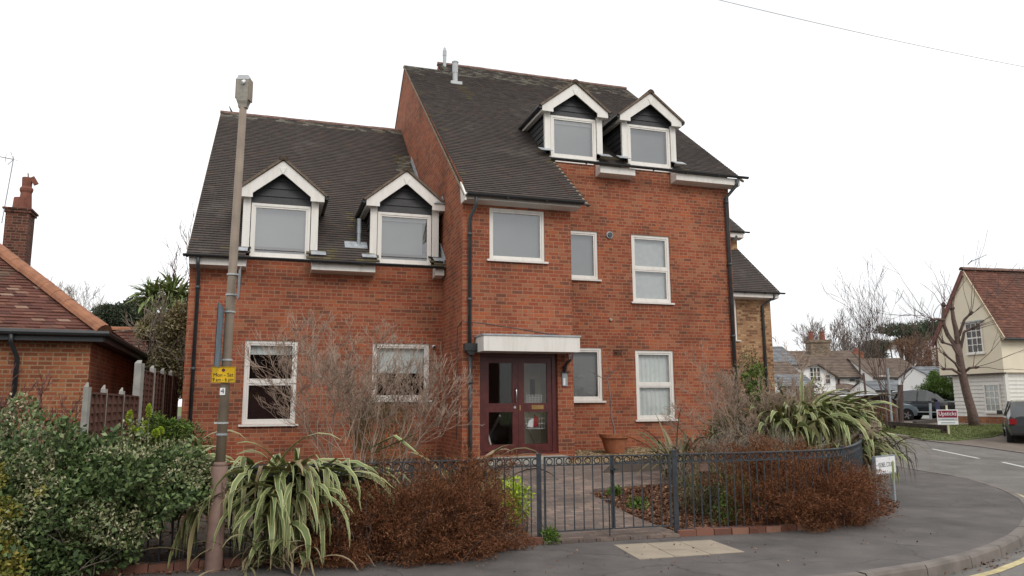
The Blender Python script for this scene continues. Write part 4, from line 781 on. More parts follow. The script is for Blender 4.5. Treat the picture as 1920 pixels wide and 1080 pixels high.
MB().tube([pos(1.02), pos(2.6), pos(LZ)], [.049, .045, .038], 16).build('pole', M['lamp_metal'], LPp, smooth=True)
MB().tube([pos(1.3), pos(1.32)], .054, 16).build('collar', M['steel'], LPp)
MB().box(.055, .07, -.055, -.02, .25, .85).build('access_door', M['lamp_base'], LPp).location = pos(0)
hd = MB(); c = pos(LZ); 
prof = [(.045, 0), (.062, .03), (.082, .06), (.088, .10), (.09, .34)]
def sq(w, z, dy=0): return [(c.x-w, c.y-w*.8+dy, c.z+z), (c.x+w, c.y-w*.8+dy, c.z+z), (c.x+w, c.y+w*.8+dy, c.z+z), (c.x-w, c.y+w*.8+dy, c.z+z)]
pr = [(.042, -.02), (.048, .02), (.060, .055), (.064, .1), (.066, .30)]
for (w0, z0), (w1, z1) in zip(pr, pr[1:]):
    A, B = sq(w0, z0), sq(w1, z1)
    for k in range(4): hd.face([A[k], A[(k+1) % 4], B[(k+1) % 4], B[k]])
hd.build('lantern', M['lens'], LPp)
hd = MB(); A, B = sq(.069, .29), sq(.052, .345)
for k in range(4): hd.face([A[k], A[(k+1) % 4], B[(k+1) % 4], B[k]])
hd.face(B); hd.build('lantern_hood', M['flue'], LPp)
MB().box(c.x-.075, c.x-.067, c.y-.05, c.y+.05, c.z+.08, c.z+.3).box(c.x+.067, c.x+.078, c.y-.05, c.y+.05, c.z+.06, c.z+.3).build('lantern_frame', M['lamp_metal'], LPp)
MB().tube([(c.x+.005, c.y-.078, c.z+.24), (c.x+.02, c.y-.05, c.z+.27)], .018, 8).build('bulb', M['white'], LPp)
def on_post(py): return at(0, 0, 1) if False else None
def zpost(py):                       # height on the leaning pole seen at this image row
    lo, hi = 0, LZ
    for _ in range(40):
        m_ = (lo+hi)/2; w = pos(m_)+Vector((bx, by, -.02)); d = w-CAM; y = 540-FPX*d.dot(AX_U)/d.dot(AX_W)
        if y > py: lo = m_
        else: hi = m_
    return (lo+hi)/2
z = zpost(703); q = pos(z); pl_ = MB().box(q.x-.122, q.x+.122, q.y-.066, q.y-.060, q.z-.080, q.z+.080).build('parking_plate', M['yellow'], LPp, bevel=.004)
bd = MB()
for a in ((-.118, .118, -.076, -.0735), (-.118, .118, .0735, .076), (-.118, -.1155, -.0735, .0735), (.1155, .118, -.0735, .0735)): bd.box(q.x+a[0], q.x+a[1], q.y-.0675, q.y-.0665, q.z+a[2], q.z+a[3])
bd.build('plate_border', M['ink'], pl_)
R90 = (PI/2, 0, 0)
text('Mon - Sat', .052, (q.x, q.y-.068, q.z-.003), R90, M['ink'], pl_, 'lettering'); text('9 am - 6 pm', .052, (q.x, q.y-.068, q.z-.050), R90, M['ink'], pl_, 'lettering', sx=.84)
MB().tube([(q.x, q.y-.0665, q.z+.045), (q.x, q.y-.068, q.z+.045)], .017, 16).build('waiting_symbol', M['violet'], pl_)
z = zpost(734); q = pos(z); p4 = MB().box(q.x-.026, q.x+.026, q.y-.060, q.y-.056, q.z-.036, q.z+.036).build('number_plate', M['white'], LPp); text('4', .07, (q.x, q.y-.061, q.z), R90, M['ink'], p4, 'lettering', sx=1.1)
z0, z1 = zpost(690), zpost(577); q0, q1 = pos(z0), pos(z1)
sp = MB(); dx_ = .115; sp.face([(q0.x-.055, q0.y-.02, q0.z), (q0.x-.055+dx_, q0.y-.46, q0.z), (q1.x-.055+dx_, q1.y-.46, q1.z), (q1.x-.055, q1.y-.02, q1.z)]); sp.face([(q0.x-.061, q0.y-.02, q0.z), (q1.x-.061, q1.y-.02, q1.z), (q1.x-.061+dx_, q1.y-.46, q1.z), (q0.x-.061+dx_, q0.y-.46, q0.z)])
sp.build('side_sign', M['bluegrey'], LPp)
z0, z1 = zpost(565), zpost(508); q0, q1 = pos(z0), pos(z1); sp = MB()
sp.face([(q0.x+.075, q0.y-.02, q0.z), (q0.x+.205, q0.y-.3, q0.z), (q1.x+.205, q1.y-.3, q1.z), (q1.x+.075, q1.y-.02, q1.z)]); sp.face([(q0.x+.07, q0.y-.02, q0.z), (q1.x+.07, q1.y-.02, q1.z), (q1.x+.2, q1.y-.3, q1.z), (q0.x+.2, q0.y-.3, q0.z)]); sp.build('side_sign', M['steel'], LPp)
for py in (515, 553, 585, 675, 793):
    q = pos(zpost(py)); r = .055; MB().tube([(q.x, q.y, q.z-.008), (q.x, q.y, q.z+.008)], r, 16).box(q.x+.03 if py < 570 else q.x-.08, q.x+.08 if py < 570 else q.x-.03, q.y-.02, q.y+.02, q.z-.008, q.z+.008).build('clamp_band', M['flue'], LPp)
# ================================================================= STREET NAME SIGN
s0 = G(1644, 948, .12); s1 = G(1668, 920, .12); s1 = s0+(s1-s0).normalized()*.62; SN = empty('street_name_sign', (s0.x, s0.y, 0), math.radians(39), 'low white street name sign on two grey posts at the railing corner', 'sign')
for x in (.02, .60): MB().box(x-.028, x+.028, -.02, .02, -.05, .74).build('post', M['steel'], SN, bevel=.004)
MB().box(-.02, .64, -.04, -.021, .47, .73).box(-.03, .65, -.05, -.018, .73, .745).box(-.03, .65, -.05, -.018, .455, .47).box(-.03, -.02, -.05, -.018, .47, .73).box(.64, .65, -.05, -.018, .47, .73).build('plate_frame', M['steel'], SN)
bp_ = MB().box(-.015, .635, -.046, -.041, .475, .725).build('name_plate', M['white'], SN); text('ISOBEL COURT', .10, (.325, -.047, .60), R90, M['ink'], bp_, 'lettering', sx=.78)
# ================================================================= NEIGHBOUR'S BUNGALOW (left)
BR = math.radians(20.5); Bc = at(166, 700, 13.2); zg = .35; B_ = empty('bungalow', (Bc.x, Bc.y, zg), BR, 'low orange brick bungalow with a hipped red tile roof at the left edge', 'house')
BW, BD, BH = 9.0, 7.4, 2.50; ov = .22
mb = MB(); mb.face([(-BW, 0, 0), (0, 0, 0), (0, 0, BH), (-BW, 0, BH)]); mb.face([(0, 0, 0), (0, 3.6, 0), (0, 3.6, BH), (0, 0, BH)], None, 1); mb.face([(0, 3.6, 0), (0, BD, 0), (0, BD, BH), (0, 3.6, BH)], None, 1); mb.face([(-BW, BD, 0), (-BW, 0, 0), (-BW, 0, BH), (-BW, BD, BH)]); mb.face([(0, BD, 0), (-BW, BD, 0), (-BW, BD, BH), (0, BD, BH)])
mb.build('wall', [M['orange_brick'], M['brick']], B_)
ze = BH+.02; hr = (BD/2+ov); sp_ = .77; zr = ze+hr*sp_; xr = -hr+ov
E0, E1, E2, E3 = (-BW-ov, -ov, ze), (ov, -ov, ze), (ov, BD+ov, ze), (-BW-ov, BD+ov, ze); R0, R1 = (-BW+hr-ov, BD/2, zr), (xr, BD/2, zr)
mb = MB(); tiles(mb, E0, E1, R0, R1, gauge=.13, tw=.2, lift=.02, jit=.009); tiles(mb, E1, E2, R1, (R1[0]+.01, R1[1]+.01, R1[2]), gauge=.13, tw=.2)
mb.face([Vector(q)-Vector((0, 0, .04)) for q in (E0, E1, R1, R0)]); mb.face([Vector(q)-Vector((0, 0, .04)) for q in (E1, E2, R1)]); mb.face([E2, E3, R0, R1]); mb.face([E3, E0, R0])
mb.build('roof', M['tile_red'], B_)
mb = MB(); ridge_tiles(mb, (E1[0]+.02, E1[1]-.02, E1[2]+.05), (R1[0], R1[1], R1[2]+.05), r=.14, step=.36); ridge_tiles(mb, (R0[0], R0[1], R0[2]+.05), (R1[0], R1[1], R1[2]+.05), r=.13, step=.4); mb.build('hip_tile', M['ridge_orange'], B_)
mb = MB(); mb.box(-BW-ov, ov, -ov-.02, -ov+.02, ze-.16, ze+.0); mb.box(ov-.02, ov+.02, -ov, BD+ov, ze-.16, ze+.0); mb.box(-BW-ov+.02, ov-.02, -ov+.02, 0, ze-.15, ze-.13); mb.box(0, ov-.02, 0, BD+ov, ze-.15, ze-.13); mb.build('fascia', M['black'], B_)
MB().tube([(-BW-ov, -ov-.07, ze-.02), (ov+.07, -ov-.07, ze-.02), (ov+.07, BD+ov, ze-.02)], .055, 8).build('gutter', M['black'], B_)
MB().tube([(-1.15, -ov-.06, ze-.06), (-1.15, -ov-.04, ze-.2), (-1.08, -.07, ze-.45), (-1.08, -.06, 0)], .04, 8).build('downpipe', M['black'], B_, smooth=True)
# chimney, pots and aerial, set by where they stand behind the hip
cpx = at(36, 430, 19.5); ci = Matrix.Rotation(-BR, 3, 'Z') @ (cpx-Vector((Bc.x, Bc.y, zg))); cx_, cy_ = ci.x, ci.y; ctop = (at(36, 395, 19.5).z-zg)
ch = MB(); ch.box(cx_-.27, cx_+.27, cy_-.3, cy_+.3, 1.5, ctop-.12); ch.box(cx_-.31, cx_+.31, cy_-.34, cy_+.34, ctop-.12, ctop-.05); ch.box(cx_-.34, cx_+.34, cy_-.37, cy_+.37, ctop-.05, ctop); CH = ch.build('chimney', M['dark_brick'], B_)
MB().lathe(cx_-.02, cy_-.1, [(.0, ctop+.32), (.15, ctop+.32), (.17, ctop), ], 8).build('chimney_pot', M['potred'], CH)
MB().lathe(cx_+.07, cy_+.05, [(.17, ctop), (.135, ctop+.5), (.16, ctop+.56), (.165, ctop+.62), (.12, ctop+.68), (.13, ctop+.93), (0, ctop+.93)], 10).bar((cx_+.18, cy_, ctop+.95), (cx_+.3, cy_, ctop+.75), .05, .12).tube([(cx_+.1, cy_, ctop+.9), (cx_+.08, cy_, ctop+1.05)], .015, 4).build('chimney_pot', M['potred'], CH)
ae = MB(); a = Vector((cx_-.32, cy_-.35, ctop-.45)); t = a+Vector((.12, 0, 1.75)); ae.tube([a, t], .014, 5); ae.tube([t, t+Vector((-1.2, -.2, .1))], .012, 4)
for k in range(7): p = t+Vector((-1.2, -.2, .1))*(k/7); ae.tube([p+Vector((.04, -.14, .08)), p+Vector((-.04, .14, -.08))], .007, 3)
ae.tube([t+Vector((-.08, 0, .2)), t, t+Vector((-.12, 0, -.16))], .01, 3); ae.tube([t+Vector((.1, 0, -.02)), t+Vector((-.2, 0, .02))], .01, 3); ae.build('aerial', M['steel'], CH)
# outbuilding behind
ob = at(232, 680, 21); OB = empty('outbuilding', (ob.x, ob.y, .6), BR, 'small tiled outbuilding behind the bungalow, beside the tall panel fence', 'outbuilding')
w_ = .95; MB().box(-2.2, w_-.1, 0, 2.6, 0, 1.9).build('wall', M['dark_brick'], OB); zc = at(232, 618, 22).z-.6
mb = MB(); tiles(mb, (-2.2, -.25, 1.75), (w_, -.25, 1.75), (-2.2, 1.3, zc), (w_, 1.3, zc), gauge=.13, tw=.2); mb.face([(-2.2, 1.3, zc-.03), (w_, 1.3, zc-.03), (w_, 2.8, 1.75), (-2.2, 2.8, 1.75)]); mb.face([(w_-.1, -.1, 1.6), (w_-.1, 2.6, 1.6), (w_-.1, 1.3, zc-.05)]); mb.build('roof', M['tile_red'], OB)
mb = MB(); ridge_tiles(mb, (-2.2, 1.3, zc+.04), (w_+.03, 1.3, zc+.04), r=.11); mb.build('ridge_tile', M['ridge_orange'], OB); MB().box(w_-.02, w_+.02, -.28, 1.35, 1.55, 1.72).build('gutter_end', M['black'], OB)
# boundary fence: concrete posts and brown panels
fx = lambda D, px: (px-960)/1400*D
bdry = []
for D in (8.03, 9.03, 10.4, 12.0, 13.83, 15.66, 17.5, 19.3): px = 450-2304/D; p = at(px, 740, D); bdry.append(Vector((p.x, D, 0)))
BF = empty('panel_fence', (bdry[3].x, bdry[3].y, 0), 0, 'brown panel fence with concrete posts running back beside the bungalow', 'fence'); o0 = bdry[3]
for i, p in enumerate(bdry):
    q = p-o0; top = 1.80 if i < 3 else (2.27 if i == 3 else 2.24+.04*(i-3)); r = (.028 if i < 3 else .04) if i != 3 else .055
    MB().box(q.x-r, q.x+r, q.y-r, q.y+r, .1, top).face([(q.x-r, q.y-r, top), (q.x+r, q.y-r, top), (q.x+r-.02, q.y, top+.05), (q.x-r+.02, q.y, top+.05)]).build('concrete_post', M['concrete_post'], BF, bevel=.01)
for i in range(len(bdry)-1):
    a, b = bdry[i]-o0, bdry[i+1]-o0; d = (b-a).normalized(); n = Vector((d.y, -d.x, 0)); z0, z1 = .3, (1.72 if i < 3 else 2.16+.04*(i-3)); mb = MB(); k = int((z1-z0)/.095)
    for j in range(k):
        za = z0+(z1-z0)*j/k; zb = za+(z1-z0)/k+.012; A = a+d*.06; B = b-d*.06
        mb.face([(A.x+n.x*.022, A.y+n.y*.022, za), (B.x+n.x*.022, B.y+n.y*.022, za), (B.x, B.y, zb), (A.x, A.y, zb)]); mb.face([(A.x, A.y, za), (B.x, B.y, za), (B.x+n.x*.022, B.y+n.y*.022, za), (A.x+n.x*.022, A.y+n.y*.022, za)])
    for t in (.02, .34, .66, .98): c = a.lerp(b, t*.94+.03); mb.bar(Vector((c.x, c.y, z0))+n*.0, Vector((c.x, c.y, z1+.01)), .03, .075, up=tuple(n))
    mb.bar(Vector((a.x, a.y, z1+.02)), Vector((b.x, b.y, z1+.02)), .06, .025); mb.build('fence_panel', M['panel'], BF)
# ================================================================= CREAM HOUSE (right)
def on_local(o_loc, rz, px, py, axis, val):
    d = ray(px, py); c = Matrix.Rotation(-rz, 3, 'Z'); P = c @ (CAM-Vector(o_loc)); D = c @ d; t = (val-P[axis])/D[axis]; return P+D*t
CR = math.radians(12); cb_ = at(1889, 760, 34); cz = .42; CLc = (cb_.x, cb_.y, cz); CHs = empty('cream_house', CLc, CR, 'old cream rendered house with a steep red tile roof and white boarded ground floor', 'house')
L_ = lambda px, py: on_local(CLc, CR, px, py, 0, 0)
GW = L_(1762, 700).y; zj = L_(1889, 698).z; ze = L_(1889, 616).z; GA = L_(1806, 508); ap = GA.z; LL = 10
wu0, wu1 = sorted((L_(1815, 640).y, L_(1842, 640).y)); wz0, wz1 = L_(1828, 660).z, L_(1828, 607).z
mb = MB(); jx = -.0; mb.face([(jx, 0, zj), (jx, GW, zj), (jx, GW, ze), (jx, GA.y, ap), (jx, 0, ze)]); mb.face([(0, 0, zj), (LL, 0, zj), (LL, 0, ze), (0, 0, ze)]); mb.face([(0, GW, zj), (0, 0, zj), (LL, 0, zj), (LL, GW, zj)]); mb.build('upper_wall', M['render'], CHs)
mb = MB(); nb = 11; zpl = .42
for i in range(nb):
    a, b = zpl+(zj-zpl)*i/nb, zpl+(zj-zpl)*(i+1)/nb; x0, x1 = .16, .19
    mb.face([(x0, GW-.6, a), (x0, .16, a), (x1, .16, b), (x1, GW-.6, b)]); mb.face([(x1, GW-.6, a), (x1, .16, a), (x0, .16, a), (x0, GW-.6, a)], None, 1); mb.face([(x0, x0, a), (LL, x0, a), (LL, x1, b), (x0, x1, b)])
mb.build('weatherboarding', [M['wboard'], M['timber']], CHs); MB().box(.17, LL, .17, GW-.62, -.3, zpl-.002).build('brick_plinth', M['orange_brick'], CHs); MB().box(.12, .30, .10, .22, -.1, zj).build('corner_board', M['wboard'], CHs)
MB().bar((.04, -.02, zj-.03), (.04, GW, zj-.03), .1, .07).build('jetty_beam', M['timber'], CHs)
ev = .25; mb = MB(); sl_ = (ap-ze)/GA.y; tiles(mb, (-.1, -ev, ze-ev*sl_+.05), (LL, -ev, ze-ev*sl_+.05), (-.1, GA.y, ap+.05), (LL, GA.y, ap+.05), gauge=.14, tw=.24, lift=.02, jit=.012)
mb.face([(-.08, -ev, ze-ev*sl_), (LL, -ev, ze-ev*sl_), (LL, GA.y, ap), (-.08, GA.y, ap)]); sr = (ap-ze)/(GW-GA.y); mb.face([(-.1, GA.y, ap+.02), (LL, GA.y, ap+.02), (LL, GW+.3, ze-.3*sr), (-.1, GW+.3, ze-.3*sr)]); mb.build('roof', M['tile_clay'], CHs)
mb = MB(); ridge_tiles(mb, (-.12, GA.y, ap+.1), (LL, GA.y, ap+.1), r=.14, step=.4); mb.build('ridge_tile', M['ridge'], CHs)
MB().bar((-.05, -ev, ze-ev*sl_-.02), (-.05, GA.y, ap-.03), .06, .14).build('barge_board', plain('cream_paint', (.5,.42,.29), .7, .1, 5), CHs); MB().bar((-.06, GA.y, ap-.03), (-.06, GW+.3, ze-.3*sr-.03), .06, .2).build('barge_board', plain('dull_red_paint', (.2,.07,.06), .7, .2, 5), CHs); MB().tube([(-.05, -ev-.05, ze-ev*sl_-.02), (LL, -ev-.05, ze-ev*sl_-.02)], .06, 8).build('gutter', M['black'], CHs)
def side_window(parent, x, y0, y1, z0, z1, nx, nz_, fr=.06, pal='pvc', blind=None, head=False):
    mb = MB()
    for a, b, c, d in ((y0-fr, y0, z0-fr, z1+fr), (y1, y1+fr, z0-fr, z1+fr), (y0, y1, z1, z1+fr), (y0, y1, z0-fr, z0)): mb.box(x-.05, x+.02, a, b, c, d)
    for i in range(1, nx): y = y0+(y1-y0)*i/nx; mb.box(x-.03, x+.0, y-.018, y+.018, z0, z1)
    for i in range(1, nz_): z = z0+(z1-z0)*i/nz_; w = .03 if i == nz_//2 else .016; mb.box(x-.032, x+.001, y0, y1, z-w, z+w)
    mb.box(x-.1, x+.02, y0-.12, y1+.12, z0-fr-.07, z0-fr-.002); f = mb.build('window', M[pal], parent); MB().face([(x-.012, y1, z0), (x-.012, y0, z0), (x-.012, y0, z1), (x-.012, y1, z1)]).build('pane', M['glass2'], f); MB().face([(x-.006, y1, z0), (x-.006, y0, z0), (x-.006, y0, z1), (x-.006, y1, z1)]).build('room_lining', M[blind or 'room'], f)
    if head: MB().bar((x-.08, y0-.2, z1+fr+.04), (x-.08, y1+.2, z1+fr+.04), .14, .07).build('window_head', M['lead'], f)
    return f
side_window(CHs, -.003, wu0, wu1, wz0, wz1, 3, 4, head=True)
a, b = sorted((L_(1845, 740).y, L_(1872, 740).y)); side_window(CHs, .155, a+.1, b+.05, L_(1858, 770).z, L_(1858, 722).z, 3, 4, blind='netpale')
ae = MB(); t = Vector((1.0, GA.y, ap+.1)); ae.tube([t, t+Vector((-.05, 0, .55))], .015, 4); ae.tube([t+Vector((-.55, 0, .35)), t+Vector((.45, 0, .75))], .012, 4)
for k in range(6): p = t+Vector((-.55, 0, .35)).lerp(Vector((.45, 0, .75)), k/6); ae.tube([p+Vector((0, -.15, .05)), p+Vector((0, .15, -.05))], .008, 3)
ae.tube([t+Vector((-.6, -.2, .42)), t+Vector((-.5, .2, .28))], .03, 4); ae.build('aerial', M['steel'], CHs)
# ================================================================= WHITE COTTAGES (far right)
def house_block(name, label, px0, px1, Y, ytop, yeave, ybase, depth, roofmat, rz=0., wall='whiterender', ridge_in=None, group='white cottages behind the car park', front_ext=0):
    a = at(px0, ybase, Y); b = at(px1, ybase, Y); W_ = (b.x-a.x)/math.cos(rz); zb = .3; ztop = at((px0+px1)/2, ytop, Y+depth/2).z; zev = at((px0+px1)/2, yeave, Y).z
    o = empty(name, (a.x, Y, zb), rz, label, 'cottage', group); h = zev-zb; r = ztop-zb
    mb = MB(); mb.face([(0, 0, 0), (W_, 0, 0), (W_, 0, h), (0, 0, h)]); mb.face([(0, 0, 0), (0, 0, h), (0, depth/2, r-.05), (0, depth, h), (0, depth, 0)]); mb.face([(W_, 0, 0), (W_, depth, 0), (W_, depth, h), (W_, depth/2, r-.05), (W_, 0, h)]); mb.build('wall', M[wall], o)
    mb = MB(); ov = .25; tiles(mb, (-.15, -ov, h-ov*(r-h)/(depth/2)+.03), (W_+.15, -ov, h-ov*(r-h)/(depth/2)+.03), (-.15, depth/2, r+.03), (W_+.15, depth/2, r+.03), gauge=.3, tw=.4, lift=.03, jit=.01)
    mb.face([(-.15, depth/2, r+.03), (W_+.15, depth/2, r+.03), (W_+.15, depth+ov, h-.1), (-.15, depth+ov, h-.1)]); mb.face([(-.15, -ov, h-ov*(r-h)/(depth/2)), (W_+.15, -ov, h-ov*(r-h)/(depth/2)), (W_+.15, depth/2, r), (-.15, depth/2, r)]); mb.build('roof', M[roofmat], o)
    MB().box(-.15, W_+.15, -ov-.1, -ov, h-ov*(r-h)/(depth/2)-.1, h-ov*(r-h)/(depth/2)+.02).build('gutter', M['black'], o); o['w'] = W_
    return o, h, r, W_, a
def gable_block(name, label, px0, px1, Y, yapex, yeave, depth, roofmat, apx, leanto=True, group='white cottages behind the car park'):
    """wing whose end wall faces us, roof sloping down to one side"""
    a = at(px0, 740, Y); b = at(px1, 740, Y); zb = .3; W_ = b.x-a.x; x = at(apx, 740, Y).x-a.x; za = at(apx, yapex, Y).z-zb; ze = at(px1, yeave, Y).z-zb; o = empty(name, (a.x, Y, zb), 0, label, 'cottage', group)
    zl = at(px0, yeave if not leanto else yapex+8, Y).z-zb
    mb = MB(); mb.face([(0, 0, 0), (W_, 0, 0), (W_, 0, ze), (x, 0, za), (0, 0, zl)]); mb.face([(W_, 0, 0), (W_, depth, 0), (W_, depth, ze), (W_, 0, ze)]); mb.face([(0, 0, 0), (0, 0, zl), (0, depth, zl), (0, depth, 0)]); mb.build('wall', M['whiterender'], o)
    mb = MB(); d = .12
    for (p, q) in (((x, za), (W_+.2, ze-.2*(za-ze)/max(.1, W_-x))), ((x, za), (-.1, zl))):
        mb.bar((p[0], depth/2-.2, p[1]+.05), (q[0], depth/2-.2, q[1]+.05), depth+.3, .07, up=(0, 0, 1))
    mb.build('roof', M[roofmat], o); return o, W_, zb
def fwin(o, x, z, w, h, nx=2, nz_=2, y=0, mat_='pvc'):
    mb = MB(); f = .06; mb.box(x-w/2-f, x-w/2, y-.06, y, z-h/2-f, z+h/2+f); mb.box(x+w/2, x+w/2+f, y-.06, y, z-h/2-f, z+h/2+f); mb.box(x-w/2, x+w/2, y-.06, y, z+h/2, z+h/2+f); mb.box(x-w/2, x+w/2, y-.06, y, z-h/2-f, z-h/2)
    for i in range(1, nx): X = x-w/2+w*i/nx; mb.box(X-.03, X+.03, y-.05, y-.01, z-h/2, z+h/2)
    for i in range(1, nz_): Z = z-h/2+h*i/nz_; mb.box(x-w/2, x+w/2, y-.048, y-.012, Z-.02, Z+.02)
    q = mb.build('window', M[mat_], o); MB().face([(x-w/2, y-.02, z-h/2), (x+w/2, y-.02, z-h/2), (x+w/2, y-.02, z+h/2), (x-w/2, y-.02, z+h/2)]).build('pane', M['cargrey'], q); return q
YC = 62
A1, h1, r1, w1, a1 = house_block('white_cottage', 'long white cottage under a brown tile roof with the big buff chimney', 1500, 1650, YC, 658, 705, 770, 8.5, 'tile_brown')
def px2(o, px, py, Y): p = at(px, py, Y); return p.x-o.location.x, p.z-o.location.z
x, z = px2(A1, 1535, 672, YC+4); zt = px2(A1, 1535, 640, YC+4)[1]
CC = MB().box(x-.85, x+.85, 3.4, 4.6, z-1.2, zt-.15).box(x-.95, x+.95, 3.3, 4.7, zt-.15, zt+.1).build('chimney', M['stock'], A1)
for dx in (-.55, .45): MB().lathe(x+dx, 4.0, [(.25, zt+.1), (.2, zt+.75), (.24, zt+.85), (0, zt+.85)], 10).build('chimney_pot', M['potred'], CC)
x, z = px2(A1, 1606, 664, YC+4); CC = MB().box(x-.45, x+.45, 3.6, 4.4, z-.9, z+.2).build('chimney', M['brick'], A1); MB().lathe(x, 4, [(.2, z+.2), (.17, z+.55), (0, z+.55)], 8).build('chimney_pot', M['potred'], CC)
fwin(A1, *px2(A1, 1612, 712, YC), .7, .5); fwin(A1, *px2(A1, 1597, 711, YC), .45, .4, 1, 1)
for px in (1573, 1638): x, z = px2(A1, px, 735, YC); MB().tube([(x, -.12, 0), (x, -.12, h1-.1)], .09, 6).build('downpipe', M['maroon'], A1)
# lean-to on the front of it
x0, z0 = px2(A1, 1574, 720, YC-2.5); x1, _ = px2(A1, 1632, 720, YC-2.5); zt = px2(A1, 1600, 719, YC)[1]; ze_ = px2(A1, 1600, 728, YC-2.5)[1]
MB().box(x0, x1, -2.4, -.01, 0, ze_).build('porch_wall', M['whiterender'], A1); mb = MB(); tiles(mb, (x0-.2, -2.7, ze_-.1), (x1+.3, -2.7, ze_-.1), (x0-.2, 0, zt), (x1-.8, 0, zt), gauge=.3, tw=.35); mb.face([(x0-.2, -2.7, ze_-.14), (x1+.3, -2.7, ze_-.14), (x1-.8, 0, zt-.04), (x0-.2, 0, zt-.04)]); mb.build('porch_roof', M['tile_brown'], A1)
A2, w2_, zb2 = gable_block('white_cottage', 'white cottage wing with a paned window, left of the long range', 1505, 1568, YC-4, 684, 706, 7, 'tile_brown', 1535)
fwin(A2, *px2(A2, 1528, 702, YC-4), .75, 1.0, 3, 3); fwin(A2, *px2(A2, 1552, 706, YC-4), .3, .2, 1, 1); fwin(A2, *px2(A2, 1552, 715, YC-4), .35, .35, 1, 1)
A3, h3, r3, w3, a3 = house_block('white_cottage', 'leftmost white cottage with grey slate roof and rooflight, against the brick flats', 1440, 1502, YC-6, 650, 682, 770, 7, 'slate')
A4, h4, r4, w4, a4 = house_block('white_cottage', 'low white back extension with a brown roof, in front of the slate roofed cottage', 1440, 1503, YC-10, 678, 703, 770, 5, 'tile_brown')
A5, h5, r5, w5, a5 = house_block('white_cottage', 'small white glazed lean-to under a grey roof', 1466, 1528, YC-13, 703, 722, 770, 3.6, 'slate')
for i in range(6): fwin(A5, w5*(.48+.09*i), h5-.5, .2, .55, 1, 1)
A6, h6, r6, w6, a6 = house_block('white_cottage', 'right white cottage range with brown roof, behind the thin tree', 1642, 1742, YC-2, 672, 706, 770, 9, 'tile_brown', rz=-.05)
fwin(A6, *px2(A6, 1683, 715, YC-2), .6, .5); fwin(A6, *px2(A6, 1656, 714, YC-2), .9, .7); 
A7, h7, r7, w7, a7 = house_block('white_cottage', 'low white lean-to with a grey hipped slate roof, right of the thin tree', 1645, 1745, YC-10, 714, 730, 770, 4, 'slate')
for i in range(4): fwin(A7, w7*(.15+.22*i), h7-.6, .6, .4, 2, 1)
A8, h8, r8, w8, a8 = house_block('grey_roofed_shed', 'small grey roofed shed beside the cream house', 1752, 1800, 46, 688, 706, 770, 4, 'slate', wall='whiterender', group='sheds by the cream house')
# boundary walls and posts by the car park
def wall_thing(name, label, pts, h, t, mat_, cat='wall', cap=None):
    P = [Vector(p) for p in pts]; o = empty(name, P[0], 0, label, cat); mb = MB()
    for a, b in zip(P, P[1:]):
        a, b = a-P[0], b-P[0]; mb.bar(a+Vector((0, 0, h/2-.2)), b+Vector((0, 0, h/2-.2)), t, h+.4)
    mb.build('wall', M[mat_], o)
    if cap:
        mb = MB()
        for a, b in zip(P, P[1:]): a, b = a-P[0], b-P[0]; mb.bar(a+Vector((0, 0, h+.03)), b+Vector((0, 0, h+.03)), t+.06, .06)
        mb.build('coping', M[cap], o)
    return o
wall_thing('boundary_wall', 'long grey brown boundary wall behind the parked cars', [at(1430, 760, 49), at(1720, 760, 50)][0:0] or [Vector((at(1430, 700, 49).x, 49, .5)), Vector((at(1740, 700, 50).x, 50, .5))], 1.55, .2, 'timber', cap='concrete')
wall_thing('brick_wall', 'low dark red brick wall left of the black car', [Vector((at(1600, 700, 37).x, 37, .42)), Vector((at(1672, 700, 36).x, 36, .42))], 1.0, .22, 'dark_brick')
def post_thing(name, label, cat, px0, py0, px1, py1, Y, r, mat_, n=8):
    a = at(px0, py0, Y); b = at(px1, py1, Y); o = MB().tube([Vector((0, 0, -.1)), b-a], r, n).tube([(b-a)*.995, (b-a)*1.004], r*1.15, n).build(name, M[mat_], None, smooth=False); o.location = a; return tag(o, label, cat)
post_thing('steel_post', 'thin grey steel post standing in front of the multi stemmed tree', 'post', 1673, 800, 1664, 690, 31, .045, 'steel'); post_thing('timber_post', 'thick weathered timber post at the rear of the black car', 'post', 1689, 793, 1688, 722, 36, .13, 'bark')
post_thing('steel_bollard', 'short grey post in front of the black car door', 'post', 1745, 788, 1744, 756, 36, .06, 'steel'); post_thing('timber_stake', 'thin brown stake left of the low brick wall', 'post', 1626, 765, 1619, 700, 44, .06, 'bark_red'); post_thing('utility_pole', 'dark utility pole with a crossarm above the cottage roofs', 'pole', 1612, 700, 1611, 640, 58, .07, 'timber')
# timber rails on the verge
for i, (p, q, lb) in enumerate((((1668, 800), (1778, 808), 'long low dark timber rail along the front of the grass verge'), ((1716, 800), (1782, 785), 'short dark timber rail set back at an angle on the verge'))):
    a = G(p[0], p[1]+4, .05); b = G(q[0], q[1]+5 if i == 0 else q[1]+9, .05); o = empty('timber_rail', (a.x, a.y, T(a.x, a.y)), 0, lb, 'rail', 'timber rails on the verge'); d = b-a; d.z = T(b.x, b.y)-T(a.x, a.y)
    MB().bar((0, 0, .27), d+Vector((0, 0, .27)), .16, .16).build('beam', M['timber'], o, bevel=.01)
    for t in (.06, .94): c = d*t; MB().box(c.x-.09, c.x+.09, c.y-.09, c.y+.09, -.1, c.z+.24).build('leg', M['timber'], o)
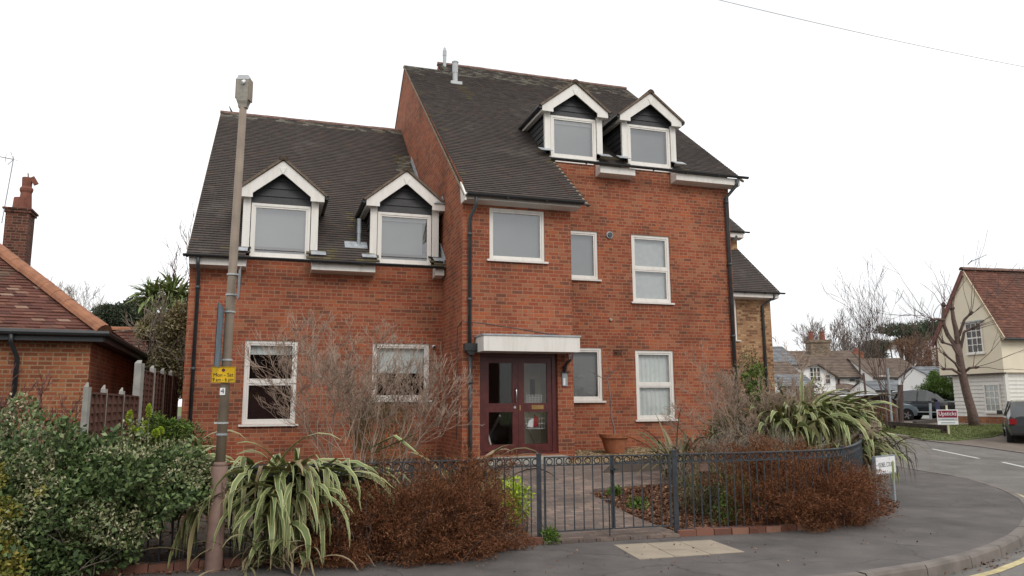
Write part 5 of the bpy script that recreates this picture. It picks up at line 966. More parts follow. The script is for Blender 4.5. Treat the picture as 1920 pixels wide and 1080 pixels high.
# estate agent's board
p = G(1780, 815, .05); EB = empty('agent_board', (p.x, p.y, T(p.x, p.y)), .0, 'maroon and white estate agent board on a pale post in the grass', 'sign'); sc = p.y/1400; Hh = lambda py: at(1782, py, p.y).z-T(p.x, p.y)
MB().box(-.03, .03, 0, .04, -.1, Hh(760)).build('post', M['hedge_cream'] if False else plain('pale_post', (.6,.56,.38), .7, .1, 5), EB); z0, z1, w = Hh(796), Hh(768), .36
zf = z0+(z1-z0)*.42; bo = MB().box(-w-.04, w+.0, -.03, -.005, z0, z1).build('board', M['white'], EB); MB().box(-w-.015, w-.025, -.034, -.031, zf+.02, z1-.03).build('upper_band', M['maroonplate'], bo); MB().box(-w-.02, w-.02, -.034, -.031, z0+.14, zf).build('middle_band', M['silverplate'], bo)
text('Upsticks', .21, (-.02, -.036, (zf+z1)/2+.01), R90, M['white'], bo, 'lettering', sx=.92); sm_ = MB()
for zz_, n_, a_, hh_ in (((z0+.14+zf)/2, 9, .24, .018), (z0+.07, 12, .27, .022)):
    for k_ in range(n_): x_ = -.02-a_+2*a_*k_/n_; sm_.box(x_, x_+2*a_/n_*.7, -.0355, -.0345, zz_-hh_, zz_+hh_*random.uniform(.4, 1))
sm_.build('faded_small_print', M['bluegrey'], bo)
MB().box(-w-.02, -w+.14, .05, .07, z1-.05, z1+.30).build('rear_plate', M['navy'], EB)
# far verge, drive, kerb line
def sheetpx(name, F_, B_k, n, k, mat_, lift, kind='structure'):
    A = resample([Vector((*G(*p)[:2], 0)) for p in F_], n); B = resample([Vector((*G(*p)[:2], 0)) for p in B_k], n); mb = MB()
    for i in range(n):
        for j in range(k):
            q = [A[i].lerp(B[i], j/k), A[i].lerp(B[i], (j+1)/k), A[i+1].lerp(B[i+1], (j+1)/k), A[i+1].lerp(B[i+1], j/k)]; mb.face([(p.x, p.y, T(p.x, p.y)+lift) for p in q])
    for i in range(n): a, b = A[i], A[i+1]; mb.face([(a.x, a.y, T(a.x, a.y)+lift), (b.x, b.y, T(b.x, b.y)+lift), (b.x, b.y, T(b.x, b.y)-.05), (a.x, a.y, T(a.x, a.y)-.05)])
    struct(name, mb, mat_, kind); return A, B
sheetpx('driveway', [(1560, 806), (1640, 812), (1700, 822), (1760, 829), (1840, 838), (1925, 850), (2100, 874)], [(1560, 790), (1640, 792), (1720, 786), (1800, 788), (1880, 790), (1960, 790), (2100, 790)], 40, 10, M['drive'], .03)
VA, VB = sheetpx('grass_verge', [(1650, 812), (1700, 820), (1735, 827), (1790, 829), (1860, 822), (1900, 812), (1935, 806)], [(1650, 801), (1700, 803), (1735, 800), (1790, 799), (1850, 799), (1900, 799), (1935, 799)], 30, 10, M['grass'], .06)
FK = resample([Vector((*G(*p)[:2], 0)) for p in [(1560, 806), (1640, 812), (1700, 822), (1760, 829), (1840, 838), (1925, 850), (2100, 874)]], 50); mb = MB()
for i in range(50):
    a, b = FK[i], FK[i+1]; d = (b-a).normalized(); n = Vector((d.y, -d.x, 0))*.14; h = .10 if i < 18 else .035
    zt = lambda p: T(p.x, p.y)
    mb.face([(a.x, a.y, zt(a)+h), (b.x, b.y, zt(b)+h), (b.x+n.x, b.y+n.y, zt(b)+h-.01), (a.x+n.x, a.y+n.y, zt(a)+h-.01)]); mb.face([(a.x+n.x, a.y+n.y, zt(a)+h-.01), (b.x+n.x, b.y+n.y, zt(b)+h-.01), (b.x+n.x, b.y+n.y, zt(b)-.05), (a.x+n.x, a.y+n.y, zt(a)-.05)])
struct('far_kerb', mb, M['kerb'])
n = 16000; k = rng.integers(0, 30, n); t = rng.random(n); VAn = np.array([(p.x, p.y) for p in VA]); VBn = np.array([(p.x, p.y) for p in VB]); u_ = rng.random((n, 1))
A = VAn[k]*(1-u_)+VAn[k+1]*u_; B = VBn[k]*(1-u_)+VBn[k+1]*u_; P = A*(1-t[:, None])+B*t[:, None]; Z = np.array([T(a, b)+.05 for a, b in P])
tag(leafmesh('grass', np.c_[P, Z], rng.normal(size=(n, 3))*[.5, .5, .1]+[0, 0, 1], rng.uniform(.03, .09, n), .018, M['grassblade']), kind='stuff')
# ================================================================= CARS
def car(name, label, loc, rz, paint, st, wheels, wr=.34, group=None, back=False, cat='car', sc=1.):
    o = empty(name, loc, rz, label, cat, group); o.scale = (sc,)*3; B = MB(); Gz = MB(); R = []
    for (x, w, z0, zb, zr) in st:
        zm = z0+(zb-z0)*.55; tp = min(1, max(0, (zr-zb)/.5)); wr_ = w*(1-.22*tp)
        R.append([(x, -w*.93, z0), (x, -w, zm), (x, -w*.975, zb), (x, -wr_*.96, zr-.02), (x, -wr_*.75, zr+.02), (x, wr_*.75, zr+.02), (x, wr_*.96, zr-.02), (x, w*.975, zb), (x, w, zm), (x, w*.93, z0)])
    for i in range(len(R)-1):
        c0, c1 = st[i][4]-st[i][3], st[i+1][4]-st[i+1][3]
        for k in range(9):
            gl = (k in (2, 6) and min(c0, c1) > .1 or k in (2, 6) and max(c0, c1) > .35) or (k in (3, 4, 5) and abs(st[i][4]-st[i+1][4])/abs(st[i][0]-st[i+1][0]) > .38 and max(c0, c1) > .3)
            (Gz if gl else B).face([R[i][k], R[i+1][k], R[i+1][k+1], R[i][k+1]])
        B.face([R[i][9], R[i+1][9], R[i+1][0], R[i][0]])
    B.face(R[0][::-1]); B.face(R[-1]); body = B.build('body', M[paint], o, smooth=False); bv = body.modifiers.new('w', 'WELD'); bv.merge_threshold = .001
    for p in body.data.polygons: p.use_smooth = True
    body.data.update(); es = body.modifiers.new('e', 'EDGE_SPLIT'); es.split_angle = math.radians(32)
    Gz.build('windows', M['glassc'], o)
    cab = [s_ for s_ in st if s_[4]-s_[3] > .35]
    if cab:
        x0, x1 = cab[0][0], cab[-1][0]; w = cab[0][1]; tr = MB()
        for s_ in (-1, 1):
            for x in (x0+(x1-x0)*.36, x0+(x1-x0)*.70): tr.bar((x, s_*w*.985, cab[0][3]), (x, s_*w*.80, cab[1][4]-.03), .07, .02, up=(0, s_, 0))
            for x in ((x0+x1)/2,): tr.bar((x-(x1-x0)*.5, s_*w*.99, cab[0][3]), (x+(x1-x0)*.5, s_*w*.99, cab[0][3]), .03, .02)
        tr.build('window_pillar', M['trim'], o)
        for s_ in (-1, 1): MB().box(x1+.12, x1+.26, min(s_*w, s_*(w+.17)), max(s_*w, s_*(w+.17)), cab[0][3]+.02, cab[0][3]+.16).build('mirror', M['trim'], o, bevel=.03)
    for wx in wheels:
        for s_ in (-1, 1):
            w = st[len(st)//2][1]; MB().tube([(wx, s_*(w-.12), wr), (wx, s_*(w+.003), wr)], wr+.07, 24).build('wheel_arch', M['rubber'], o)
            wl_ = MB().lathe(0, 0, [(wr*.66, .0), (wr*.9, .0), (wr, -.03), (wr, -.2), (wr*.6, -.2)], 24).build('wheel', M['rubber'], o); wl_.matrix_local = Matrix.Translation((wx, s_*(w+.012), wr)) @ Matrix.Rotation(-s_*PI/2, 4, 'X')
            rm = MB().tube([(0, 0, -.05), (0, 0, -.04)], wr*.67, 20)
            rm2 = MB()
            for q in range(5): a = 2*PI*q/5; rm2.bar((math.cos(a)*.03, math.sin(a)*.03, -.012), (math.cos(a)*wr*.66, math.sin(a)*wr*.66, -.012), .07, .03)
            rm.build('rim_well', M['trim'], wl_); rm2.build('rim', M['carsilver'], wl_)
    xf, xb = st[-1][0], st[0][0]; wf = st[-2][1]; zf = (st[-1][2]+st[-1][3])/2
    for s_ in (-1, 1):
        MB().box(xf-.12, xf+.0, min(s_*wf*.6, s_*wf*.93), max(s_*wf*.6, s_*wf*.93), st[-1][3]-.12, st[-1][3]+.02).build('headlight', M['flue'], o, bevel=.02); z_ = st[0][3]; wb_ = st[1][1]
        MB().box(xb-.015, xb+.12, min(s_*wb_*.74, s_*wb_*.99), max(s_*wb_*.74, s_*wb_*.99), z_-.16, z_+.02).build('tail_light', M['redlamp'], o, bevel=.02)
    MB().box(xb-.02, xb-.001, -.26, .26, st[0][2]+(.28 if back else .2), st[0][2]+(.40 if back else .31)).build('number_plate', M['numplate'], o); MB().box(xf+.001, xf+.02, -.26, .26, st[-1][2]+.06, st[-1][2]+.17).build('number_plate', M['white'], o)
    MB().box(xf-.01, xf+.012, -.5, .5, st[-1][2]+.19, st[-1][3]-.04).build('grille', M['trim'], o); MB().box(xb-.03, xb+.2, -wb_*.97, wb_*.97, st[0][2]-.04, st[0][2]+.2).build('bumper', M['trim'], o, bevel=.03)
    MB().box(wheels[0]+.42, wheels[1]-.42, -st[3][1]-.004, -st[3][1]+.03, .44, .50).box(wheels[0]+.42, wheels[1]-.42, st[3][1]-.03, st[3][1]+.004, .44, .50).build('side_trim', M['flue'], o)
    return o
SUV = [(-2.42, .72, .5, .92, .98), (-2.36, .88, .38, 1.0, 1.12), (-2.15, .94, .30, 1.06, 1.42), (-1.8, .95, .28, 1.07, 1.64), (-.6, .96, .28, 1.05, 1.72), (.25, .96, .28, 1.03, 1.68), (.55, .96, .28, 1.03, 1.56), (1.15, .95, .28, 1.02, 1.10), (1.9, .93, .30, .98, 1.02), (2.3, .86, .34, .86, .90), (2.42, .72, .42, .74, .76)]
HAT = [(-1.98, .66, .42, .82, .90), (-1.93, .80, .32, .88, .98), (-1.72, .86, .26, .92, 1.22), (-1.4, .87, .24, .93, 1.39), (-.5, .88, .24, .92, 1.45), (.2, .88, .24, .91, 1.42), (.45, .88, .24, .91, 1.32), (1.05, .87, .24, .90, .97), (1.6, .85, .26, .84, .88), (1.92, .76, .3, .72, .75), (2.0, .62, .36, .62, .64)]
p = G(1722, 789); sc_x = at(1743, 700, p.y+1.0).x; car('parked_car', 'black off road estate car parked behind the verge, facing right', (sc_x, p.y+1.2, T(p.x, p.y+1)), math.radians(-57), 'carblack', SUV, (-1.45, 1.45), .38)
p = G(1910, 834); hy = math.radians(59); hd_ = Vector((math.cos(hy), math.sin(hy), 0)); hr_ = Vector((math.sin(hy), -math.cos(hy), 0)); pc_ = at(1889, 790, p.y); pc_ = Vector((pc_.x, pc_.y, 0))+hr_*.84+hd_*1.98
car('parked_car', 'dark hatchback seen from behind at the right edge of the photo', (pc_.x, pc_.y, T(p.x, p.y)), hy, 'cargrey', HAT, (-1.25, 1.25), .31, back=True)
gcp = 'cars in the car park'
for px, Y, rz, pt, lb in ((1478, 45, 25, 'carsilver', 'silver car in the car park, nearest the brick flats'), (1535, 46, 75, 'carwhite', 'white car in the car park, seen over the spiky plant'), (1592, 46, 12, 'carsilver', 'silver car in the car park behind the thin brown stake'), (1640, 42, 4, 'carblue', 'pale blue car behind the low brick wall'), (1500, 53-6, 80, 'cargrey', 'dark car in the car park between the silver and white ones'), (1806, 44, 15, 'carwhite', 'white car half hidden between the black car and the cream house')):
    q = at(px, 740, Y); car('parked_car', lb, (q.x, Y, T(q.x, Y)), math.radians(rz), pt, HAT, (-1.25, 1.25), .31, group=gcp)
# ================================================================= OVERHEAD WIRE
a, b = at(1300, -12, 16), at(2000, 140, 21); pts = [a.lerp(b, t/20)+Vector((0, 0, -.35*4*(t/20)*(1-t/20)*.25)) for t in range(21)]; w = MB().tube([p-a for p in pts], .007, 5).build('overhead_wire', M['lead']); w.location = a; tag(w, 'thin overhead wire crossing the sky at upper right', 'wire')
# houses across the street, seen only in the window reflections
for i, x in enumerate((-16, -3.5, 9)):
    o = empty('street_house', (x, -13, 0), 0, ('left', 'middle', 'right')[i]+' brick house across the street, seen only in window reflections', 'house', 'houses across the street'); MB().box(0, 10, -7, 0, 0, 4.6).build('wall', M['dark_brick'], o); MB().prism_x([(-7.3, 4.6), (.3, 4.6), (-3.5, 7.2)], -.2, 10.2).build('roof', M['tile_brown'], o)
# ================================================================= PLANTS
def plant(name, x, y, z, label, cat, group=None): return empty(name, (x, y, z), 0, label, cat, group)
def leafy(name, blobs, n, Ln, Wd, mat_, parent, up=.25, shell=.5, lump=.3, zmin=None, freq=3., out=.8, rnd=.9, nm='foliage', bend=.15):
    P, d = blobpts(blobs, n, lump, shell, zmin, freq); D = d*out+rng.normal(size=(n, 3))*rnd+np.array([0, 0, up]); o0 = np.array(parent.location); return leafmesh(nm, P-o0, D, rng.uniform(*Ln, n), rng.uniform(*Wd, n), mat_, parent, bend=bend)
# variegated hedge at the left, hanging over the railings
VH = plant('variegated_hedge', -4.2, 7.35, 0, 'dense variegated green and cream hedge bulging over the left railings', 'hedge')
hb = [((-6.6, 7.1, .75), (1.2, .6, .70)), ((-5.5, 7.05, .78), (.9, .6, .66)), ((-4.8, 7.15, .76), (.8, .6, .64)), ((-4.2, 7.35, .74), (.7, .55, .56)), ((-3.7, 7.55, .80), (.6, .48, .40)), ((-3.35, 7.7, .86), (.45, .40, .32)), ((-5.0, 7.15, .35), (.9, .45, .36)), ((-4.3, 7.4, .33), (.6, .4, .32)), ((-6.0, 6.8, .5), (.7, .6, .6)), ((-3.95, 7.35, .62), (.3, .3, .25))]
leafy('h', hb, 52000, (.035, .07), (.02, .04), M['hedge_green'], VH, zmin=.02, lump=.38, freq=3.2)
P, d = blobpts(hb, 90000, .42, .14, .1, 3.2); cl = fnoise(P, 2.6, 5)+.5*fnoise(P, 7, 9)+.12*(P[:, 2]-.75); D = d*.7+rng.normal(size=(len(P), 3))*.8+np.array([0, 0, .4]); o0 = np.array(VH.location)
keep = cl > .03; n_ = keep.sum(); leafmesh('cream_foliage', (P+d*.03-o0)[keep], D[keep], rng.uniform(.02, .045, n_), rng.uniform(.013, .026, n_), M['hedge_cream'], VH)
keep = (cl <= .03)&(cl > -.12)&(rng.random(len(P)) < .5); n_ = keep.sum(); leafmesh('mid_foliage', (P+d*.02-o0)[keep], D[keep], rng.uniform(.03, .065, n_), rng.uniform(.02, .04, n_), M['hedge'], VH)
keep = (cl < -.15)&(rng.random(len(P)) < .5); n_ = keep.sum(); leafmesh('dark_foliage', (P-o0)[keep], D[keep], rng.uniform(.04, .085, n_), rng.uniform(.025, .045, n_), M['hedge_green'], VH)
leafy('h', [((-4.45, 6.62, .32), (.22, .2, .28)), ((-4.60, 6.72, .92), (.14, .14, .22)), ((-4.40, 6.68, .70), (.13, .1, .12)), ((-4.15, 6.75, .86), (.04, .04, .03))], 3000, (.035, .06), (.02, .035), M['hedge_yellow'], VH, nm='yellow_foliage', zmin=.03)
sg = []
for k in range(50): x = random.uniform(-6.3, -3.9); grow(sg, (x+4.2, (7.3+(x+4.2)*.33)-7.35+random.uniform(-.3, .1), .02), (random.gauss(0, .5), random.gauss(-.15, .3), 1), random.uniform(.25, .5), .010, 2, .7, .8, 3, kids=(1, 2))
tubes('branches', sg, M['twig_pale'], VH)
# dead brown conifer hedges either side of the gate
def dead_hedge(name, loc, label, blobs, n, green=None, dx=0):
    blobs = [((b[0][0]+dx, b[0][1], b[0][2]*.95), (b[1][0]*.95, b[1][1], b[1][2]*.94)) for b in blobs]
    o = plant(name, *loc, label, 'hedge'); P, d = blobpts(blobs, n, .62, .45, .03, 5); D = d*.9+rng.normal(size=(n, 3))*.55+np.array([.1, -.1, .35]); Cn = np.array(loc)
    big = fnoise(P, 3.2, 3); keepn = (big > -.12)|(rng.random(n) < .22); P, D, d = P[keepn], D[keepn], d[keepn]; n2 = len(P)
    leafmesh('sprigs', P-Cn, D, rng.uniform(.022, .055, n2), rng.uniform(.004, .009, n2), M['dead'], o, bend=.05)
    # feathery shoots standing out of the surface
    m_ = n//75; Q, e = blobpts(blobs, m_, .62, .08, .1, 5); E_ = e*.8+rng.normal(size=(m_, 3))*.45+np.array([0, 0, .45]); E_ /= np.linalg.norm(E_, axis=1, keepdims=True); K = 26; ln = rng.uniform(.10, .24, (m_, 1)); t = np.tile(np.linspace(0, 1, K), (m_, 1)); cur = np.array([0, 0, -.35])
    base = Q[:, None]+E_[:, None]*(t*ln)[..., None]+cur*((t**2)*ln)[..., None]; DD = E_[:, None]*1.0+rng.normal(size=(m_, K, 3))*.75; base = base.reshape(-1, 3)-Cn; DD = DD.reshape(-1, 3); leafmesh('shoots', base, DD, rng.uniform(.015, .035, len(base))*(1.1-.6*t.ravel()), rng.uniform(.0035, .007, len(base)), M['dead'], o, bend=.05)
    sg = []
    for k in range(90):
        b = random.choice(blobs); x, y = b[0][0]+random.uniform(-.9, .9)*b[1][0], b[0][1]+random.uniform(-.5, .5)*b[1][1]; grow(sg, (x-loc[0], y-loc[1], .02), (random.gauss(0, .5), random.gauss(-.2, .5), .8), b[1][2]*random.uniform(.5, .9), .009, 2, .7, .75, 3, kids=(1, 2))
    tubes('branches', sg, M['bark_red'], o)
    if green: leafy('g', green, 900, (.03, .05), (.012, .02), M['green2'], o, nm='green_foliage', zmin=.03)
    return o
dead_hedge('dead_conifer_hedge', (-.8, 8.4, 0), 'dead rust brown conifer hedge over the railings left of the gate', [((-1.6, 8.05, .36), (.42, .36, .42)), ((-1.1, 8.12, .40), (.55, .38, .46)), ((-.65, 8.25, .42), (.5, .38, .46)), ((-.32, 8.40, .42), (.38, .36, .46)), ((-.12, 8.55, .20), (.30, .28, .24)), ((-1.75, 7.9, .18), (.35, .28, .24)), ((-.8, 8.05, .22), (.75, .32, .26)), ((-.45, 8.8, .80), (.5, .28, .20))], 150000, dx=-.13)
dead_hedge('dead_conifer_hedge', (4.2, 10.2, 0), 'larger dead rust brown conifer hedge spilling through the curved railings', [((3.2, 9.85, .30), (.42, .33, .36)), ((3.65, 9.85, .34), (.5, .40, .38)), ((4.1, 10.0, .38), (.5, .45, .40)), ((4.45, 10.3, .42), (.40, .45, .42)), ((4.75, 10.65, .38), (.32, .42, .40)), ((4.9, 11.1, .24), (.26, .4, .28)), ((3.3, 10.4, .72), (.7, .35, .32)), ((4.1, 10.9, .72), (.55, .4, .34)), ((4.25, 10.1, .2), (.6, .4, .22))], 150000, dx=-.12, green=[((3.0, 10.0, .35), (.35, .25, .3)), ((2.75, 9.95, .2), (.2, .2, .2))])
# spiky variegated plants
SP = plant('spiky_plant', -2.6, 8.1, 0, 'large spiky variegated plant drooping over the railings behind the lamp post', 'plant')
for root, n, az, lf, Lr in (((-1.15, .2, .42), 70, (0, 2*PI), (.7, 1.35), (.8, 1.3)), ((-.45, .3, .40), 44, (-3.4, .6), (.7, 1.35), (.7, 1.0)), ((.1, .25, .42), 60, (-2.0, .2), (.6, 1.3), (.9, 1.4)), ((.0, .32, .42), 44, (-1.8, .4), (.5, 1.3), (1.0, 1.4)), ((.25, .42, .42), 60, (-2.2, .5), (.4, 1.2), (1.0, 1.5)), ((.18, .05, .3), 44, (-2.0, -.3), (.4, 1.1), (.6, 1.0)), ((.25, -.05, .08), 34, (-2.2, -.2), (.1, .9), (.4, .7)), ((.45, .5, .62), 26, (-.5, .25), (.25, .6), (.9, 1.3))):
    blades('blades', root, n, Lr, .062, M['blade'], SP, droop=2.9, lift=lf, az=az, spread=.14, zfloor=.01)
blades('blades', (.95, .45, .98), 2, (.6, .75), .11, M['blade'], SP, droop=-.1, lift=(.35, .5), az=(-.2, .1), spread=.03)
blades('blades', (-.44, -.50, .66), 16, (.5, .8), .045, M['blade'], SP, droop=.7, lift=(-1.3, -.7), az=(-3.5, -2.4), spread=.05, zfloor=.01)
blades('blades', (-1.1, -.05, .80), 46, (.6, 1.0), .055, M['blade'], SP, droop=2.4, lift=(.2, 1.2), az=(-3.6, .3), spread=.2, zfloor=.01)
blades('dry_blades', (.15, .02, .05), 170, (.3, .8), .02, M['reedy'], SP, droop=1.8, lift=(.1, 1.2), az=(-3, 0), spread=.35, zfloor=.01)
SP2 = plant('spiky_plant', 5.6, 13.2, .1, 'tall spiky variegated plant spilling over the railings at the street corner', 'plant')
for root, n, az, lf, Lr in (((-.25, .7, .85), 120, (-2.7, .6), (.5, 1.35), (.9, 1.45)), ((.0, .6, .85), 120, (-2.4, .9), (.3, 1.2), (.9, 1.45)), ((-.6, .4, .75), 90, (-2.5, .3), (.6, 1.35), (.9, 1.4)), ((.2, .2, .5), 60, (-1.8, .2), (.0, 1.0), (.7, 1.1)), ((-.3, .9, .8), 16, (-2.6, .4), (.7, 1.3), (.8, 1.1))):
    blades('blades', root, n, Lr, .092, M['blade'], SP2, droop=2.5, lift=lf, az=az, spread=.18, zfloor=-.08)
blades('blades', (-.35, .5, 1.35), 3, (.55, .7), .07, M['blade'], SP2, droop=.2, lift=(1.2, 1.5), az=(0, 1), spread=.06)
blades('dry_blades', (.35, .1, .5), 150, (.7, 1.2), .022, M['reedy'], SP2, droop=2.9, lift=(.3, 1.1), az=(-1.6, .7), spread=.25, zfloor=-.08)
SP3 = plant('spiky_plant', 2.6, 12.8, gh(2.6, 12.8), 'faded olive spiky clump under the lower right window', 'plant')
for r0, n in (((.2, 0, 0), 70), ((.9, .1, 0), 60), ((1.6, 0, 0), 40)): blades('blades', r0, n, (.7, 1.35), .035, M['reedy'], SP3, droop=1.1, lift=(.7, 1.5), spread=.15)
SP4 = plant('spiky_plant', -.55, 11.3, gh(-.5, 11.3), 'ragged brown edged spiky plant at the foot of the entrance downpipe', 'plant')
blades('blades', (0, 0, 0), 34, (.7, 1.3), .045, M['reedy'], SP4, droop=1.9, lift=(.5, 1.3), spread=.12); blades('blades', (-.2, .1, 0), 14, (.7, 1.1), .05, M['blade'], SP4, droop=1.9, lift=(.5, 1.2), spread=.12)
# bare twiggy shrubs
def shrub(name, x, y, label, n, h, lean, mat_, spread=.5, depth=4, r=.014, rad=.25, ratio=.7, up=.12, jit=.16, kids=(2, 3), zz=None, group=None, cat='shrub', rmin=.0026):
    o = plant(name, x, y, gh(x, y) if zz is None else zz, label, cat, group); sg = []
    for k in range(n):
        a = random.uniform(0, 2*PI); q = rad*math.sqrt(random.random()); l_ = random.uniform(*lean); b = random.uniform(0, 2*PI) if random.random() < .5 else a
        grow(sg, (q*math.cos(a), q*math.sin(a), -.02), (l_*math.cos(b), l_*math.sin(b)*.6, 1), h*random.uniform(.3, .42), r*random.uniform(.7, 1.2), depth, spread, ratio, 4, up, jit, kids, rmin=rmin)
    tubes('branches', sg, mat_, o); return o
shrub('bare_shrub', -2.45, 12.0, 'bare pinkish twiggy shrub between the two left ground floor windows', 14, 2.45, (.05, .5), M['twig'], depth=6, rad=.45, spread=.5, kids=(2, 3), rmin=.0030)
shrub('bare_shrub', -2.05, 11.8, 'bare twiggy shrub with long stems leaning right across the square window', 13, 2.1, (.1, .6), M['twig'], depth=6, rad=.45, spread=.42, rmin=.0030)
o = plant('green_broom', -2.2, 12.4, gh(-2.2, 12.4), 'small green rushy bush inside the bare twigs', 'shrub'); leafy('l', [((-2.2, 12.4, .95+.2), (.5, .25, .55))], 3800, (.05, .11), (.006, .012), M['olive'], o, up=1.2, zmin=.3)
shrub('bare_shrub', 4.6, 13.4, 'bare twiggy shrub under the right hand corner downpipe', 18, 2.0, (.2, .95), M['twig'], depth=6, rad=.7, spread=.5, rmin=.003); shrub('bare_shrub', 5.15, 14.4, 'bare reddish shrub behind the corner spiky plant', 12, 1.5, (.2, 1.0), M['twig'], depth=6, rad=.6, rmin=.003)
for x, y, h, lb in ((3.4, 12.2, 1.1, 'low dry twiggy shrub behind the right railings, nearer the gate'), (4.2, 12.6, 1.0, 'low dry twiggy shrub behind the right railings, nearer the corner'), (3.0, 10.9, .7, 'smallest dry twiggy shrub, just inside the right railings')): shrub('dry_shrub', x, y, lb, 18, h, (.2, 1.1), M['twig_pale'], depth=5, rad=.5, group='dry shrubs behind the right railings')
ev_ = plant('evergreen_shrub', 5.35, 14.9, gh(5.35, 14.9), 'olive green leafy shrub growing against the corner of the flats', 'shrub')
z_ = gh(5.3, 14.9); leafy('l', [((4.75, 14.9, z_+.9), (.55, .5, .75)), ((5.5, 15.0, z_+.75), (.6, .5, .65)), ((4.85, 15.2, z_+1.6), (.2, .2, .5)), ((4.3, 14.6, z_+.5), (.6, .4, .5))], 15000, (.04, .08), (.015, .03), M['olive'], ev_, zmin=z_, lump=.5); leafy('l', [((5.75, 14.9, z_+1.2), (.2, .2, .2)), ((4.8, 14.9, z_+1.5), (.2, .2, .35))], 1400, (.04, .07), (.02, .035), M['green2'], ev_, nm='fresh_foliage')
br = plant('bramble_cover', 3.2, 10.8, gh(3.2, 10.8), 'low tangle of yellow green weeds behind the right railings', 'plants'); z_ = gh(3.2, 10.8); leafy('l', [((2.75, 10.6, z_+.25), (.45, .5, .35)), ((3.7, 11.0, z_+.3), (.8, .5, .4)), ((4.8, 12, z_+.35), (.7, .6, .45))], 8000, (.03, .08), (.008, .02), M['olive'], br, zmin=z_, lump=.6); leafy('l', [((2.75, 10.6, z_+.3), (.45, .5, .4)), ((4.2, 11.6, z_+.4), (1.1, .5, .5))], 8000, (.05, .12), (.005, .01), M['reedy'], br, up=1., zmin=z_, nm='dry_foliage')
yw = plant('yellow_green_plant', .0, 9.75, gh(0, 9.75), 'small yellow green leafy plant just inside the left gate post', 'plant'); leafy('l', [((.02, 9.7, .38), (.17, .15, .26))], 650, (.04, .08), (.02, .035), M['lime'], yw, zmin=.06, shell=.9)
wd = plant('weed_tuft', .40, 8.93, 0, 'small green weed at the foot of the left gate post', 'plant'); leafy('l', [((.42, 8.93, .08), (.10, .08, .10))], 420, (.03, .07), (.01, .02), M['green2'], wd, zmin=.01, up=.8, shell=.9)
for x, y, lb in ((1.75, 10.9, 'small green weed in the leaf mulch nearer the gate'), (1.55, 11.7, 'small green weed at the far point of the mulch bed')):
    o = plant('weed_tuft', x, y, gh(x, y), lb, 'plant'); leafy('l', [((x, y, gh(x, y)+.06), (.11, .1, .09))], 200, (.04, .08), (.015, .03), M['green2'], o, zmin=gh(x, y), up=.7, shell=.9)
# potted little tree
px_, py_ = house_w(3.62, .95).x, house_w(3.62, .95).y; pz_ = gh(px_, py_)+.02
pt = empty('plant_pot', (px_, py_, pz_), 0, 'round terracotta pot standing on the gravel below the lower right window', 'pot'); MB().lathe(0, 0, [(0, 0), (.20, 0), (.28, .30), (.29, .31), (.32, .32), (.33, .40), (.29, .40), (.27, .33), (0, .33)], 28).build('pot_body', M['terracotta'], pt, smooth=False); MB().lathe(0, 0, [(.27, .35), (0, .35)], 20).build('compost', M['soil'], pt)
tr_ = plant('potted_tree', px_, py_, pz_+.33, 'thin bare little tree with a curved stem growing in the terracotta pot', 'tree'); sg = []; pts = [Vector((0, 0, 0)), Vector((.0, 0, .2)), Vector((-.05, 0, .4)), Vector((-.06, 0, .8)), Vector((-.10, 0, 1.15)), Vector((-.13, 0, 1.25))]
for a, b, r0, r1 in zip(pts, pts[1:], (.022, .02, .017, .015, .013), (.02, .017, .015, .013, .012)): sg.append((tuple(a), r0, tuple(b), r1))
for d in ((1, 0, .35), (-1, .1, .5), (.2, -.2, 1), (.9, .3, .7), (-.5, -.2, .8)): grow(sg, pts[-1], d, .3, .008, 2, .5, .7, 3, .1, .2, (1, 2), rmin=.003)
tubes('branches', sg, M['twig_grey'], tr_, sides=5)
# euphorbia heads and the low green bush behind the hedge
eu = plant('lime_flower_clump', -5.9, 11, gh(-5.9, 11), 'clump of lime green flower spikes behind the left hedge', 'plant')
for i, (px, py) in enumerate(((193, 783), (214, 789), (234, 778), (243, 782), (279, 770), (186, 795), (264, 808), (250, 805), (233, 806), (292, 812), (301, 808), (273, 797), (207, 797))):
    c = at(px, py, 10.6+.4*(i % 3)); o0 = eu.location; b = Vector((c.x+.03, c.y, gh(c.x, c.y))); MB().tube([b-o0, c-o0+Vector((0, 0, .05))], .012, 5).build('stem', M['hedge_green'] if False else M['olive'], eu); P, d = blobpts([((c.x, c.y, c.z), (.035, .035, .10 if i < 5 else .05))], 300, .1, .5); leafmesh('flower_spike', P-np.array(o0), d+np.array([0, 0, .3]), .022, .016, M['lime'], eu)
lb_ = plant('leafy_bush', -4.75, 12.2, gh(-4.75, 12.2), 'low green leafy bush against the left corner of the flats', 'shrub'); z_ = gh(-4.75, 12.2); leafy('l', [((-5.65, 12.2, z_+.55), (.5, .4, .42)), ((-5.3, 12.5, z_+.35), (.4, .4, .4)), ((-5.9, 12, z_+.2), (.6, .4, .4))], 7000, (.04, .09), (.015, .03), M['olive'], lb_, zmin=z_, up=.6); leafy('l', [((-5.6, 12.1, z_+.72), (.45, .3, .28))], 2600, (.04, .09), (.015, .03), M['green2'], lb_, nm='fresh_foliage', up=.6)
for x, y, lb in ((-7.9, 10.2, 'dark red twiggy shrub before the bungalow wall, at the left edge'), (-7.0, 10.0, 'dark red twiggy shrub before the bungalow, beside the low fence')): shrub('red_shrub', x, y, lb, 46, 1.6, (.1, .7), M['twig_red'], depth=5, rad=.7, spread=.4, group='red twigged shrubs', kids=(2, 2), rmin=.004)
shrub('dry_shrub', -5.6, 9.4, 'few pale bare stems in front of the low panel fence', 6, 1.3, (.1, .6), M['twig_pale'], depth=3, rad=.4)
